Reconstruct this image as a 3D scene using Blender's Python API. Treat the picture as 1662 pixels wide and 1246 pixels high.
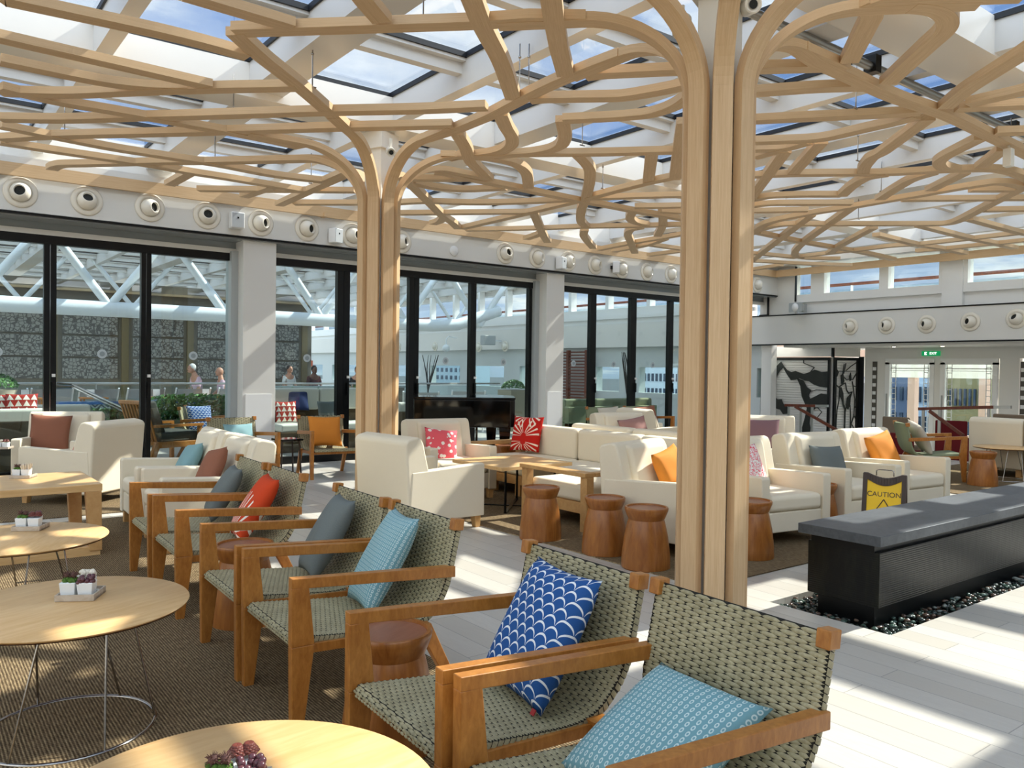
import bpy, bmesh, math, random
from mathutils import Vector, Matrix
from math import sin, cos, pi, radians as rad, atan2, sqrt, floor
C = bpy.context.scene.collection
for o in list(bpy.data.objects): bpy.data.objects.remove(o)
random.seed(7)
# ------------------------------------------------------------------ camera (room frame: X along the glass doors, Y towards them)
H = 1.35; F = 1312.0; YAW, PITCH, ROLL = .652, .01807, .01346
fw = Vector((sin(YAW)*cos(PITCH), cos(YAW)*cos(PITCH), -sin(PITCH)))
r0 = Vector((cos(YAW), -sin(YAW), 0)); u0 = r0.cross(fw)
rt = cos(ROLL)*r0 + sin(ROLL)*u0; up = -sin(ROLL)*r0 + cos(ROLL)*u0
cam = bpy.data.objects.new('camera', bpy.data.cameras.new('camera')); C.objects.link(cam)
cam.matrix_world = Matrix(((rt.x, up.x, -fw.x, 0), (rt.y, up.y, -fw.y, 0), (rt.z, up.z, -fw.z, H), (0, 0, 0, 1)))
cam.data.sensor_width = 36; cam.data.lens = F/1662*36; cam.data.clip_end = 500; cam.data.clip_start = .02
bpy.context.scene.camera = cam
def at(px, py, z):                       # ground-plan position of a point seen at px,py that lies at height z
    d = fw*F + rt*(px-831) - up*(py-623); t = (z-H)/d.z
    return (d.x*t, d.y*t)
# ------------------------------------------------------------------ view, sky, sun
sc = bpy.context.scene
sc.view_settings.view_transform = 'Standard'; sc.view_settings.look = 'None'
sc.view_settings.gamma = 1; sc.view_settings.use_curve_mapping = False
sc.view_settings.exposure = 1.15
SUN = Vector((.80, -.10, .74)).normalized()
s = bpy.data.lights.new('sun', 'SUN'); s.energy = 4.8; s.angle = rad(.7); s.color = (1, .92, .80)
so = bpy.data.objects.new('sun', s); C.objects.link(so); so.rotation_euler = SUN.to_track_quat('Z', 'Y').to_euler()
world = bpy.data.worlds.new('world'); sc.world = world; world.use_nodes = True
def lin(c):
    return tuple((x/12.92 if x <= .04045 else ((x+.055)/1.055)**2.4) for x in c)
def hexc(h): return lin(tuple(int(h[i:i+2], 16)/255 for i in (0, 2, 4)))
class NB:                                # small node builder
    def __init__(s, tree): s.t = tree; s.n = tree.nodes; s.l = tree.links
    def new(s, typ, **kw):
        n = s.n.new(typ)
        for k, v in kw.items():
            if k.startswith('in_'):
                key = k[3:].replace('_', ' '); key = int(key) if key.isdigit() else key
                s.put(n.inputs[key], v)
            else: setattr(n, k, v)
        return n
    def put(s, sock, v):
        if isinstance(v, bpy.types.NodeSocket): s.l.new(v, sock)
        elif isinstance(v, (tuple, list)) and sock.type == 'RGBA' and len(v) == 3: sock.default_value = (*v, 1)
        else: sock.default_value = v
    def m(s, op, a, b=0.0, c=0.0):
        n = s.new('ShaderNodeMath', operation=op)
        for i, v in enumerate((a, b, c)): s.put(n.inputs[i], v)
        return n.outputs[0]
    def mix(s, f, a, b):
        n = s.new('ShaderNodeMix', data_type='RGBA'); s.put(n.inputs[0], f); s.put(n.inputs[6], a); s.put(n.inputs[7], b)
        return n.outputs[2]
    def ramp(s, f, stops):
        n = s.new('ShaderNodeValToRGB'); s.put(n.inputs[0], f); e = n.color_ramp.elements
        e[0].position, e[0].color = stops[0][0], (*stops[0][1], 1); e[1].position, e[1].color = stops[-1][0], (*stops[-1][1], 1)
        for p, c in stops[1:-1]: x = e.new(p); x.color = (*c, 1)
        return n.outputs[0]
    def noise(s, vec, scale, detail=4, rough=.55, dist=0):
        n = s.new('ShaderNodeTexNoise', in_Scale=scale, in_Detail=detail, in_Roughness=rough, in_Distortion=dist)
        if vec is not None: s.put(n.inputs['Vector'], vec)
        return n.outputs[0]
    def xyz(s, vec):
        n = s.new('ShaderNodeSeparateXYZ'); s.put(n.inputs[0], vec); return n.outputs
    def comb(s, x, y, z=0.0):
        n = s.new('ShaderNodeCombineXYZ')
        for i, v in enumerate((x, y, z)): s.put(n.inputs[i], v)
        return n.outputs[0]
    def mapping(s, vec, sc=(1, 1, 1), rot=(0, 0, 0), loc=(0, 0, 0)):
        n = s.new('ShaderNodeMapping'); s.put(n.inputs[0], vec); n.inputs[1].default_value = loc; n.inputs[2].default_value = rot; n.inputs[3].default_value = sc
        return n.outputs[0]
# world: blue sky with drifting cloud
wb = NB(world.node_tree); wb.n.clear()
tc = wb.new('ShaderNodeTexCoord').outputs['Generated']
wx, wy, wz = wb.xyz(tc)
zc = wb.m('MAXIMUM', wb.m('ADD', wz, .12), .05)
pl = wb.comb(wb.m('DIVIDE', wx, zc), wb.m('DIVIDE', wy, zc), 0.0)
cl = wb.noise(pl, 1.5, 8, .62, .35)
cl2 = wb.noise(wb.mapping(pl, loc=(3.1, 1.7, 0)), .55, 3, .5)
cs = wb.m('ADD', wb.m('MULTIPLY', cl, .62), wb.m('MULTIPLY', cl2, .38))
cm = wb.ramp(cs, [(.42, (0, 0, 0)), (.53, (1, 1, 1))])
blue = wb.ramp(wz, [(0, (.42, .50, .60)), (.25, (.20, .33, .60)), (1, (.11, .24, .54))])
cloudc = wb.mix(wb.m('MINIMUM', wb.m('MAXIMUM', wb.m('MULTIPLY', wb.m('SUBTRACT', cs, .5), 9.0), 0.0), 1.0), (.46, .55, .70), (.86, .87, .87))
front = wb.m('ADD', 1.0, wb.m('MULTIPLY', 4.1, wb.m('MAXIMUM', 0.0, wb.m('MINIMUM', 1.0, wb.m('SUBTRACT', .25, wb.m('ADD', wb.m('MULTIPLY', wx, .75), wb.m('MULTIPLY', wy, .85)))))))  # unseen clouds behind the camera brightened, added as fill light for the room
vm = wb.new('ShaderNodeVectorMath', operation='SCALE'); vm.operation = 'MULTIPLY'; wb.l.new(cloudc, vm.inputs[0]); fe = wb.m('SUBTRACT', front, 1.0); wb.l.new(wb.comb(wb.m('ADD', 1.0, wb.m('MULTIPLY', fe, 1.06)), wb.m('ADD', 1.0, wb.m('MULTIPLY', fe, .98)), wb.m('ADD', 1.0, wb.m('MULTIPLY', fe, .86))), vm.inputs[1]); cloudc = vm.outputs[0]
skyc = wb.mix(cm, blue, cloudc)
ground = wb.ramp(wz, [(-.02, (.25, .28, .3)), (0.0, (1, 1, 1))])
skyc = wb.mix(wb.m('GREATER_THAN', wz, -.01), (.28, .31, .34), skyc)
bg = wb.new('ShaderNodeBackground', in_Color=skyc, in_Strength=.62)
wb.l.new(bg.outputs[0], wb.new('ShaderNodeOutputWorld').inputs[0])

# ------------------------------------------------------------------ materials
MATS = {}
def mat(name, fn=None, color=(.8, .8, .8), rough=.5, metal=0, bump=None, spec=.5, **kw):
    if name in MATS: return MATS[name]
    m = bpy.data.materials.new(name); m.use_nodes = True; nb = NB(m.node_tree); nb.n.clear()
    out = nb.new('ShaderNodeOutputMaterial'); b = nb.new('ShaderNodeBsdfPrincipled')
    b.inputs['Base Color'].default_value = (*color, 1); b.inputs['Roughness'].default_value = rough; b.inputs['Metallic'].default_value = metal
    b.inputs['Specular IOR Level'].default_value = spec
    nb.l.new(b.outputs[0], out.inputs[0])
    for k, v in kw.items(): b.inputs[k.replace('_', ' ')].default_value = v
    if fn: fn(nb, b)
    MATS[name] = m; return m
def bump(nb, b, h, dist=.002, strength=.6):
    n = nb.new('ShaderNodeBump', in_Height=h, in_Distance=dist, in_Strength=strength); nb.l.new(n.outputs[0], b.inputs['Normal'])
def OBJ(nb): return nb.new('ShaderNodeTexCoord').outputs['Object']
def UV(nb): return nb.new('ShaderNodeTexCoord').outputs['UV']
def wood(name, c1, c2, sc=(6, 6, .7), rough=.45, grain=18, uv=False):
    def fn(nb, b):
        v = nb.mapping(UV(nb) if uv else OBJ(nb), sc)
        n = nb.noise(v, grain, 5, .6, .6); n2 = nb.noise(v, grain*.25, 2)
        f = nb.m('ADD', nb.m('MULTIPLY', n, .6), nb.m('MULTIPLY', n2, .4))
        nb.put(b.inputs['Base Color'], nb.ramp(f, [(.3, c1), (.7, c2)])); bump(nb, b, n, .0006, .3)
    return mat(name, fn, rough=rough)
ash = wood('ash_wood', hexc('d2b083'), hexc('e6cca4'), (8, 8, .6), .5, 10, uv=False)
ashu = wood('ash_beam_wood', hexc('c29d72'), hexc('dabb92'), (.6, 9, 1), .5, 8, uv=True)
oak = wood('oak_table_wood', hexc('d2a468'), hexc('e6c08a'), (1, 7, 7), .35, 7)
oakd = wood('oak_frame_wood', hexc('ba8a52'), hexc('cfa46c'), (3, 3, 3), .5, 9)
teak = wood('teak_wood', hexc('93581f'), hexc('bb7e3a'), (5, 5, 2), .36, 14)
stoolw = wood('turned_wood', hexc('80481a'), hexc('ae7034'), (6, 6, .8), .3, 7)
stooltop = wood('stool_top_wood', hexc('85503a'), hexc('9c6a50'), (2, 9, 1), .35, 6)
darkwood = wood('red_brown_wood', hexc('4a1d10'), hexc('7a3a1e'), (2, 9, 1), .4, 6)
def fabric(name, c, c2=None, sc=380, rough=.85, bd=.0008):
    c2 = c2 or tuple(x*.86 for x in c)
    def fn(nb, b):
        v = OBJ(nb); n = nb.noise(v, sc, 2); n2 = nb.noise(v, 6, 3)
        nb.put(b.inputs['Base Color'], nb.mix(nb.m('ADD', nb.m('MULTIPLY', n, .7), nb.m('MULTIPLY', n2, .3)), c2, c)); bump(nb, b, n, bd, .5)
    return mat(name, fn, rough=rough, spec=.2)
cream = fabric('cream_upholstery', hexc('ebe0c9'), hexc('dccfb5'))
sage = fabric('sage_upholstery', hexc('8f9678'), hexc('7c8468'))
greyf = fabric('grey_upholstery', hexc('74746a'), hexc('5f5f57'))
taupe = fabric('taupe_upholstery', hexc('8b7a66'), hexc('746452'))
redf = fabric('dark_red_upholstery', hexc('6d1d20'), hexc('571518'))
whitepaint = mat('white_paint', color=hexc('e8e8e6'), rough=.35)
wallpaint = mat('warm_white_paint', color=hexc('dcdad4'), rough=.4)
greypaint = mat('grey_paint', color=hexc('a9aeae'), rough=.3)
soffitm = mat('soffit_panel', color=hexc('8d9292'), rough=.12)
black = mat('black_frame', color=hexc('080a0b'), rough=.3, spec=.3)
gasket = mat('black_gasket', color=hexc('0b0d12'), rough=.5)
gloss = mat('black_lacquer', color=hexc('060606'), rough=.06)
chrome = mat('chrome', color=(.36, .34, .32), rough=.12, metal=1)
steel = mat('brushed_steel', color=(.42, .42, .40), rough=.35, metal=1)
darksteel = mat('dark_steel', color=hexc('1c2024'), rough=.4, metal=.3)
nozzlem = mat('ivory_plastic', color=hexc('e6dfd0'), rough=.22)
hole = mat('duct_interior', color=hexc('16160f'), rough=.7)
glassw = None
def mkglass(name, tint, refl, rough=0.0):
    m = bpy.data.materials.new(name); m.use_nodes = True; nb = NB(m.node_tree); nb.n.clear()
    ge = nb.new('ShaderNodeNewGeometry'); dt = nb.new('ShaderNodeVectorMath', operation='DOT_PRODUCT'); nb.l.new(ge.outputs['Normal'], dt.inputs[0]); nb.l.new(ge.outputs['Incoming'], dt.inputs[1])
    fr = nb.m('ADD', .04, nb.m('MULTIPLY', .96, nb.m('POWER', nb.m('SUBTRACT', 1.0, nb.m('ABSOLUTE', dt.outputs['Value'])), 5.0)))
    tr = nb.new('ShaderNodeBsdfTransparent', in_Color=tint); gl = nb.new('ShaderNodeBsdfGlossy', in_Color=(1, 1, 1), in_Roughness=rough)
    mx = nb.new('ShaderNodeMixShader'); nb.put(mx.inputs[0], nb.m('MULTIPLY', fr, refl)); nb.l.new(tr.outputs[0], mx.inputs[1]); nb.l.new(gl.outputs[0], mx.inputs[2])
    nb.l.new(mx.outputs[0], nb.new('ShaderNodeOutputMaterial').inputs[0]); MATS[name] = m; return m
glassw = mkglass('window_glass', (.86, .92, .92), .9)
glassr = mkglass('roof_glass', (.90, .94, .97), .7)
def emit(name, c, st):
    m = bpy.data.materials.new(name); m.use_nodes = True; nb = NB(m.node_tree); nb.n.clear()
    e = nb.new('ShaderNodeEmission', in_Color=c, in_Strength=st); nb.l.new(e.outputs[0], nb.new('ShaderNodeOutputMaterial').inputs[0]); MATS[name] = m; return m
# floor planks: long pale planks running towards the doors
def f_floor(nb, b):
    v = nb.mapping(OBJ(nb), (1, 1, 1), (0, 0, pi/2))
    br = nb.new('ShaderNodeTexBrick', in_Vector=v, in_Color1=(*hexc('cdc8be'), 1), in_Color2=(*hexc('bcb6aa'), 1), in_Mortar=(*hexc('8d8a84'), 1), in_Scale=1.0, in_Mortar_Size=.0022, in_Bias=0.0, in_Brick_Width=.92, in_Row_Height=.152)
    br.inputs['Mortar Smooth'].default_value = .1; br.offset = .37
    n = nb.noise(nb.mapping(OBJ(nb), (14, 1.6, 1)), 5, 6, .65, .8)
    c = nb.mix(nb.m('MULTIPLY', nb.ramp(n, [(.35, (0, 0, 0)), (.7, (1, 1, 1))]), .45), br.outputs[0], hexc('b8b0a4'))
    nb.put(b.inputs['Base Color'], c); bump(nb, b, br.outputs[1], -.001, .5)
floorm = mat('pale_plank_tile', f_floor, rough=.32)
def f_rug(nb, b):
    x, y, z = nb.xyz(OBJ(nb))
    st = nb.m('SINE', nb.m('MULTIPLY', x, 2*pi/.012))
    n = nb.noise(nb.mapping(OBJ(nb), (60, 9, 1)), 2.4, 4, .7)
    sq = nb.m('SINE', nb.m('MULTIPLY', y, 2*pi/.016))
    f = nb.m('ADD', nb.m('MULTIPLY', nb.m('ADD', st, nb.m('MULTIPLY', sq, .35)), .17), nb.m('MULTIPLY', n, .95))
    nb.put(b.inputs['Base Color'], nb.ramp(f, [(.2, hexc('3c3020')), (.5, hexc('75624a')), (.85, hexc('b5a07a'))])); bump(nb, b, f, .004, .8)
rugm = mat('ribbed_brown_carpet', f_rug, rough=.95, spec=.1)
def f_stone(nb, b):
    n = nb.noise(OBJ(nb), 30, 6, .7); n2 = nb.noise(OBJ(nb), 3, 4)
    nb.put(b.inputs['Base Color'], nb.ramp(nb.m('ADD', nb.m('MULTIPLY', n, .5), nb.m('MULTIPLY', n2, .5)), [(.35, hexc('3c4044')), (.65, hexc('585c60'))]))
slate = mat('slate_slab', f_stone, rough=.42)
def f_wet(nb, b):
    x, y, z = nb.xyz(OBJ(nb))
    n = nb.noise(nb.mapping(OBJ(nb), (3, 3, .7)), 9, 5, .7)
    rib = nb.m('SINE', nb.m('MULTIPLY', z, 2*pi/.012))
    nb.put(b.inputs['Base Color'], nb.ramp(n, [(.45, hexc('050606')), (.7, hexc('15180f')), (.9, hexc('34382a'))]))
    bump(nb, b, nb.m('ADD', nb.m('MULTIPLY', rib, .35), n), .002, .5)
wetstone = mat('wet_black_stone', f_wet, rough=.3, spec=.3)
def f_wicker(nb, b):
    n = nb.noise(OBJ(nb), 90, 3); n2 = nb.noise(OBJ(nb), 9, 2)
    nb.put(b.inputs['Base Color'], nb.ramp(nb.m('ADD', nb.m('MULTIPLY', n, .6), nb.m('MULTIPLY', n2, .4)), [(.35, hexc('8c8464')), (.68, hexc('b3aa88'))]))
wick = mat('olive_wicker_strand', f_wicker, rough=.45)
wickd = mat('wicker_gap', color=hexc('1f1c14'), rough=.8)
def f_leaf(nb, b):
    n = nb.noise(OBJ(nb), 25, 3); nb.put(b.inputs['Base Color'], nb.ramp(n, [(.35, hexc('1d4a22')), (.7, hexc('5f9440'))]))
leaf = mat('green_leaves', f_leaf, rough=.5)
# pillow patterns (UV)
def pillow_mat(name, fn, rough=.8): return mat(name, fn, rough=rough, spec=.2)
def weave(nb, b):
    n = nb.noise(UV(nb), 160, 2); bump(nb, b, n, .0015, .5)
def plainp(name, c):
    def fn(nb, b):
        n = nb.noise(UV(nb), 90, 3); nb.put(b.inputs['Base Color'], nb.mix(n, tuple(x*.75 for x in c), tuple(min(1, x*1.12) for x in c))); bump(nb, b, n, .001, .5)
    return pillow_mat(name, fn)
def f_scallop(nb, b):
    x, y, z = nb.xyz(UV(nb)); x = nb.m('MULTIPLY', x, 7.0); y2 = nb.m('MULTIPLY', y, 14.0)
    row = nb.m('FLOOR', y2); fy = nb.m('MULTIPLY', nb.m('FRACT', y2), .5)
    x2 = nb.m('ADD', x, nb.m('MULTIPLY', nb.m('MODULO', row, 2.0), .5)); fx = nb.m('SUBTRACT', nb.m('FRACT', x2), .5)
    d = nb.m('SQRT', nb.m('ADD', nb.m('MULTIPLY', fx, fx), nb.m('MULTIPLY', fy, fy)))
    inner = nb.m('SUBTRACT', .47, nb.m('MULTIPLY', fy, .30))
    mk = nb.m('MULTIPLY', nb.m('GREATER_THAN', d, inner), nb.m('LESS_THAN', d, .475))
    nb.put(b.inputs['Base Color'], nb.mix(mk, hexc('27538f'), hexc('e4e8ea'))); weave(nb, b)
def f_fern(nb, b):
    x, y, z = nb.xyz(UV(nb)); dx = nb.m('SUBTRACT', x, .5); 
    def fan(cy, sgn, n, off):
        dy = nb.m('MULTIPLY', nb.m('SUBTRACT', y, cy), sgn)
        a = nb.m('ARCTAN2', dx, dy); r = nb.m('SQRT', nb.m('ADD', nb.m('MULTIPLY', dx, dx), nb.m('MULTIPLY', dy, dy)))
        wob = nb.m('ADD', a, nb.m('MULTIPLY', r, nb.m('MULTIPLY', dx, 1.2)))
        l = nb.m('GREATER_THAN', nb.m('SINE', nb.m('ADD', nb.m('MULTIPLY', wob, n), off)), nb.m('ADD', .35, nb.m('MULTIPLY', nb.m('SUBTRACT', r, .2), .9)))
        return nb.m('MULTIPLY', nb.m('MULTIPLY', l, nb.m('GREATER_THAN', dy, .0)), nb.m('MULTIPLY', nb.m('GREATER_THAN', r, .05), nb.m('LESS_THAN', r, .6)))
    mk = nb.m('MAXIMUM', fan(.08, 1.0, 17.0, 0.0), fan(.08, -1.0, 11.0, 1.0))
    nb.put(b.inputs['Base Color'], nb.mix(mk, hexc('cb4520'), hexc('f0e6d6'))); weave(nb, b)
def f_star(nb, b):
    x, y, z = nb.xyz(UV(nb)); mk = None
    for cy, sg in ((.42, 1.0), (1.12, -1.0), (.26, -1.0)):
        dx = nb.m('SUBTRACT', x, .5); dy = nb.m('MULTIPLY', nb.m('SUBTRACT', y, cy), sg)
        a = nb.m('ARCTAN2', dx, dy); r = nb.m('SQRT', nb.m('ADD', nb.m('MULTIPLY', dx, dx), nb.m('MULTIPLY', dy, dy)))
        l = nb.m('MULTIPLY', nb.m('GREATER_THAN', nb.m('SINE', nb.m('MULTIPLY', a, 19.0)), .45), nb.m('MULTIPLY', nb.m('GREATER_THAN', r, .09), nb.m('LESS_THAN', r, .48)))
        l = nb.m('MULTIPLY', nb.m('MULTIPLY', l, nb.m('GREATER_THAN', dy, 0.0)), nb.m('GREATER_THAN', nb.m('ABSOLUTE', dx), nb.m('MULTIPLY', nb.m('ABSOLUTE', dy), .22))); mk = l if mk is None else nb.m('MAXIMUM', mk, l)
    nb.put(b.inputs['Base Color'], nb.mix(mk, hexc('c01f14'), hexc('efd9c4'))); weave(nb, b)
def f_coral(nb, b):
    vo = nb.new('ShaderNodeTexVoronoi', in_Scale=6.5); nb.l.new(UV(nb), vo.inputs['Vector'])
    n = nb.noise(UV(nb), 7, 4, .6, 1.5)
    mk = nb.m('LESS_THAN', nb.m('ADD', vo.outputs[0], nb.m('MULTIPLY', n, .35)), .52)
    nb.put(b.inputs['Base Color'], nb.mix(mk, hexc('e8606a'), hexc('f4ece2'))); weave(nb, b)
def f_branch(nb, b):
    n = nb.noise(UV(nb), 5, 4, .6, 3.5); mk = nb.m('LESS_THAN', nb.m('ABSOLUTE', nb.m('SUBTRACT', n, .5)), .035)
    nb.put(b.inputs['Base Color'], nb.mix(mk, hexc('f3ece4'), hexc('ec4f62'))); weave(nb, b)
def f_dots(nb, b, k=22.0):
    x, y, z = nb.xyz(UV(nb)); fx = nb.m('SUBTRACT', nb.m('FRACT', nb.m('MULTIPLY', x, k)), .5); fy = nb.m('SUBTRACT', nb.m('FRACT', nb.m('MULTIPLY', y, k)), .5)
    d = nb.m('SQRT', nb.m('ADD', nb.m('MULTIPLY', nb.m('MULTIPLY', fx, fx), 2.4), nb.m('MULTIPLY', fy, fy)))
    mk = nb.m('MULTIPLY', nb.m('GREATER_THAN', d, .20), nb.m('LESS_THAN', d, .40))
    nb.put(b.inputs['Base Color'], nb.mix(mk, hexc('739ea6'), hexc('c2d4d2'))); bump(nb, b, d, .0015, .5)
def f_tri(nb, b):
    x, y, z = nb.xyz(UV(nb)); fx = nb.m('FRACT', nb.m('MULTIPLY', x, 4.0)); fy = nb.m('FRACT', nb.m('MULTIPLY', y, 4.0))
    mk = nb.m('LESS_THAN', nb.m('MULTIPLY', nb.m('ABSOLUTE', nb.m('SUBTRACT', fx, .5)), 2.0), nb.m('SUBTRACT', .9, fy))
    nb.put(b.inputs['Base Color'], nb.mix(mk, hexc('a8322a'), hexc('efe6d8')))
PM = dict(scallop=pillow_mat('scallop_print', f_scallop), fern=pillow_mat('red_fern_print', f_fern), star=pillow_mat('red_spray_print', f_star),
          coral=pillow_mat('pink_flower_print', f_coral), branch=pillow_mat('pink_coral_print', f_branch), dots=pillow_mat('teal_dot_weave', lambda nb, b: f_dots(nb, b, 20.0)),
          dots2=pillow_mat('teal_grid_weave', lambda nb, b: f_dots(nb, b, 26.0)), tri=pillow_mat('red_triangle_print', f_tri),
          slate=plainp('slate_blue_linen', hexc('707673')), brown=plainp('terracotta_leather', hexc('93604a')), orange=plainp('orange_linen', hexc('dd8a35')),
          mauve=plainp('mauve_linen', hexc('87666a')), rose=plainp('dusty_rose_linen', hexc('a57c74')), beige=plainp('beige_linen', hexc('cdc3b1')), teal=plainp('teal_linen', hexc('80a4a8')),
          navy=plainp('navy_linen', hexc('33406a')))
# ------------------------------------------------------------------ mesh helpers
class MB:
    def __init__(s): s.v = []; s.f = []; s.mi = []; s.uv = {}
    def add(s, vs, fs, mi=0):
        o = len(s.v); s.v += [tuple(v) for v in vs]; s.f += [tuple(i+o for i in f) for f in fs]; s.mi += [mi]*len(fs); return s
    def box(s, c, d, rz=0.0, mi=0, M=None):
        x, y, z = (k/2 for k in d); cr, sr = cos(rz), sin(rz); vs = []
        for a, b_, g in ((-x,-y,-z),(x,-y,-z),(x,y,-z),(-x,y,-z),(-x,-y,z),(x,-y,z),(x,y,z),(-x,y,z)):
            p = Vector((a*cr-b_*sr, a*sr+b_*cr, g)) if M is None else M @ Vector((a, b_, g)); vs.append((p.x+c[0], p.y+c[1], p.z+c[2]))
        return s.add(vs, [(0,3,2,1),(4,5,6,7),(0,1,5,4),(1,2,6,5),(2,3,7,6),(3,0,4,7)], mi)
    def bb(s, a, b, mi=0):               # box from min corner to max corner
        return s.box([(a[i]+b[i])/2 for i in range(3)], [abs(b[i]-a[i]) for i in range(3)], mi=mi)
    def hexa(s, bot, top, mi=0):         # 4 bottom + 4 top points
        return s.add(list(bot)+list(top), [(0,3,2,1),(4,5,6,7),(0,1,5,4),(1,2,6,5),(2,3,7,6),(3,0,4,7)], mi)
    def beam(s, a, b, w, h, mi=0, upv=(0, 0, 1)):
        a, b = Vector(a), Vector(b); d = (b-a).normalized(); U = Vector(upv); sd = d.cross(U)
        if sd.length < 1e-4: sd = d.cross(Vector((1, 0, 0)))
        sd.normalize(); U = sd.cross(d).normalized(); vs = []
        for p in (a, b):
            for i, j in ((-1,-1),(1,-1),(1,1),(-1,1)): vs.append(p+sd*w/2*i+U*h/2*j)
        return s.add(vs, [(0,1,2,3),(7,6,5,4),(0,4,5,1),(1,5,6,2),(2,6,7,3),(3,7,4,0)], mi)
    def ext(s, pts, z0, z1, mi=0):       # vertical prism
        n = len(pts); vs = [(p[0], p[1], z0) for p in pts]+[(p[0], p[1], z1) for p in pts]
        return s.add(vs, [tuple(range(n))[::-1], tuple(range(n, 2*n))]+[(i, (i+1) % n, n+(i+1) % n, n+i) for i in range(n)], mi)
    def prof(s, pts, x0, x1, mi=0):      # profile in y,z extruded along x
        n = len(pts); vs = [(x0, p[0], p[1]) for p in pts]+[(x1, p[0], p[1]) for p in pts]
        return s.add(vs, [tuple(range(n)), tuple(range(n, 2*n))[::-1]]+[(i, n+i, n+(i+1) % n, (i+1) % n) for i in range(n)], mi)
    def lathe(s, pr, n=24, mi=0, c=(0, 0, 0), M=None, cap=True):
        vs = []; fs = []; k = len(pr)
        for r, z in pr:
            for i in range(n):
                p = Vector((r*cos(2*pi*i/n), r*sin(2*pi*i/n), z)); p = M @ p if M is not None else p; vs.append((p.x+c[0], p.y+c[1], p.z+c[2]))
        for j in range(k-1):
            for i in range(n): fs.append((j*n+i, j*n+(i+1) % n, (j+1)*n+(i+1) % n, (j+1)*n+i))
        if cap: fs += [tuple(range(n))[::-1], tuple(range((k-1)*n, k*n))]
        return s.add(vs, fs, mi)
    def tube(s, pts, r, n=8, mi=0, closed=False):
        P = [Vector(p) for p in pts]; k = len(P); vs = []; fs = []; pu = None
        for i in range(k):
            a = P[(i-1) % k] if (closed or i > 0) else P[i]; b = P[(i+1) % k] if (closed or i < k-1) else P[i]
            d = (b-a).normalized()
            if pu is None: pu = d.orthogonal().normalized()
            pu = (pu-d*pu.dot(d)).normalized(); sd = d.cross(pu)
            rr = r[i] if isinstance(r, (list, tuple)) else r
            for j in range(n): vs.append(P[i]+(pu*cos(2*pi*j/n)+sd*sin(2*pi*j/n))*rr)
        for i in range(k if closed else k-1):
            for j in range(n): a0 = i*n; b0 = ((i+1) % k)*n; fs.append((a0+j, a0+(j+1) % n, b0+(j+1) % n, b0+j))
        if not closed: fs += [tuple(range(n))[::-1], tuple(range((k-1)*n, k*n))]
        return s.add(vs, fs, mi)
    def ball(s, c, r, n=10, mi=0, sq=(1, 1, 1)):
        pr = [(max(1e-4, r*sin(pi*i/n)), -r*cos(pi*i/n)) for i in range(n+1)]
        return s.lathe(pr, n*2, mi, c, Matrix.Diagonal(sq))
    def mesh(s, name, mats, smooth=False):
        me = bpy.data.meshes.new(name); me.from_pydata(s.v, [], s.f); 
        for m in mats: me.materials.append(m)
        me.polygons.foreach_set('material_index', s.mi)
        if smooth: me.polygons.foreach_set('use_smooth', [True]*len(s.f))
        me.update(); return me
    def build(s, name, mats, parent=None, smooth=False, bevel=0, seg=2, sub=0, loc=None, auto=None):
        if not isinstance(mats, (list, tuple)): mats = [mats]
        me = s.mesh(name, mats, smooth or bevel > 0); o = bpy.data.objects.new(name, me); C.objects.link(o); o.parent = parent
        bm = bmesh.new(); bm.from_mesh(me); bmesh.ops.recalc_face_normals(bm, faces=bm.faces); bm.to_mesh(me); bm.free()
        if loc: o.location = loc
        if bevel:
            b = o.modifiers.new('bevel', 'BEVEL'); b.width = bevel; b.segments = seg; b.limit_method = 'ANGLE'; b.angle_limit = rad(35); b.harden_normals = True
        if sub:
            b = o.modifiers.new('sub', 'SUBSURF'); b.levels = sub; b.render_levels = sub
        if smooth and not bevel and not sub:
            me.set_sharp_from_angle(angle=rad(auto or 40))
        return o
def tag(o, label=None, cat=None, group=None, kind=None):
    if label: o['label'] = label
    if cat: o['category'] = cat
    if group: o['group'] = group
    if kind: o['kind'] = kind
    return o
def thing(name, label, cat, loc=(0, 0, 0), rz=0.0, group=None, kind=None):
    o = bpy.data.objects.new(name, None); C.objects.link(o); o.location = loc; o.rotation_euler = (0, 0, rz); o.empty_display_size = .1
    return tag(o, label, cat, group, kind)
def dup(root, loc, rz, label, group=None, rot=None):
    r = root.copy(); C.objects.link(r); r.location = loc; r.rotation_euler = rot or (0, 0, rz); r['label'] = label
    if group: r['group'] = group
    def kids(a, b):
        for ch in list(a.children):
            c = ch.copy(); C.objects.link(c); c.parent = b; kids(ch, c)
    kids(root, r); return r
def structure(o): o['kind'] = 'structure'; return o
def face(fx, fy): return atan2(fx, -fy)
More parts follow.
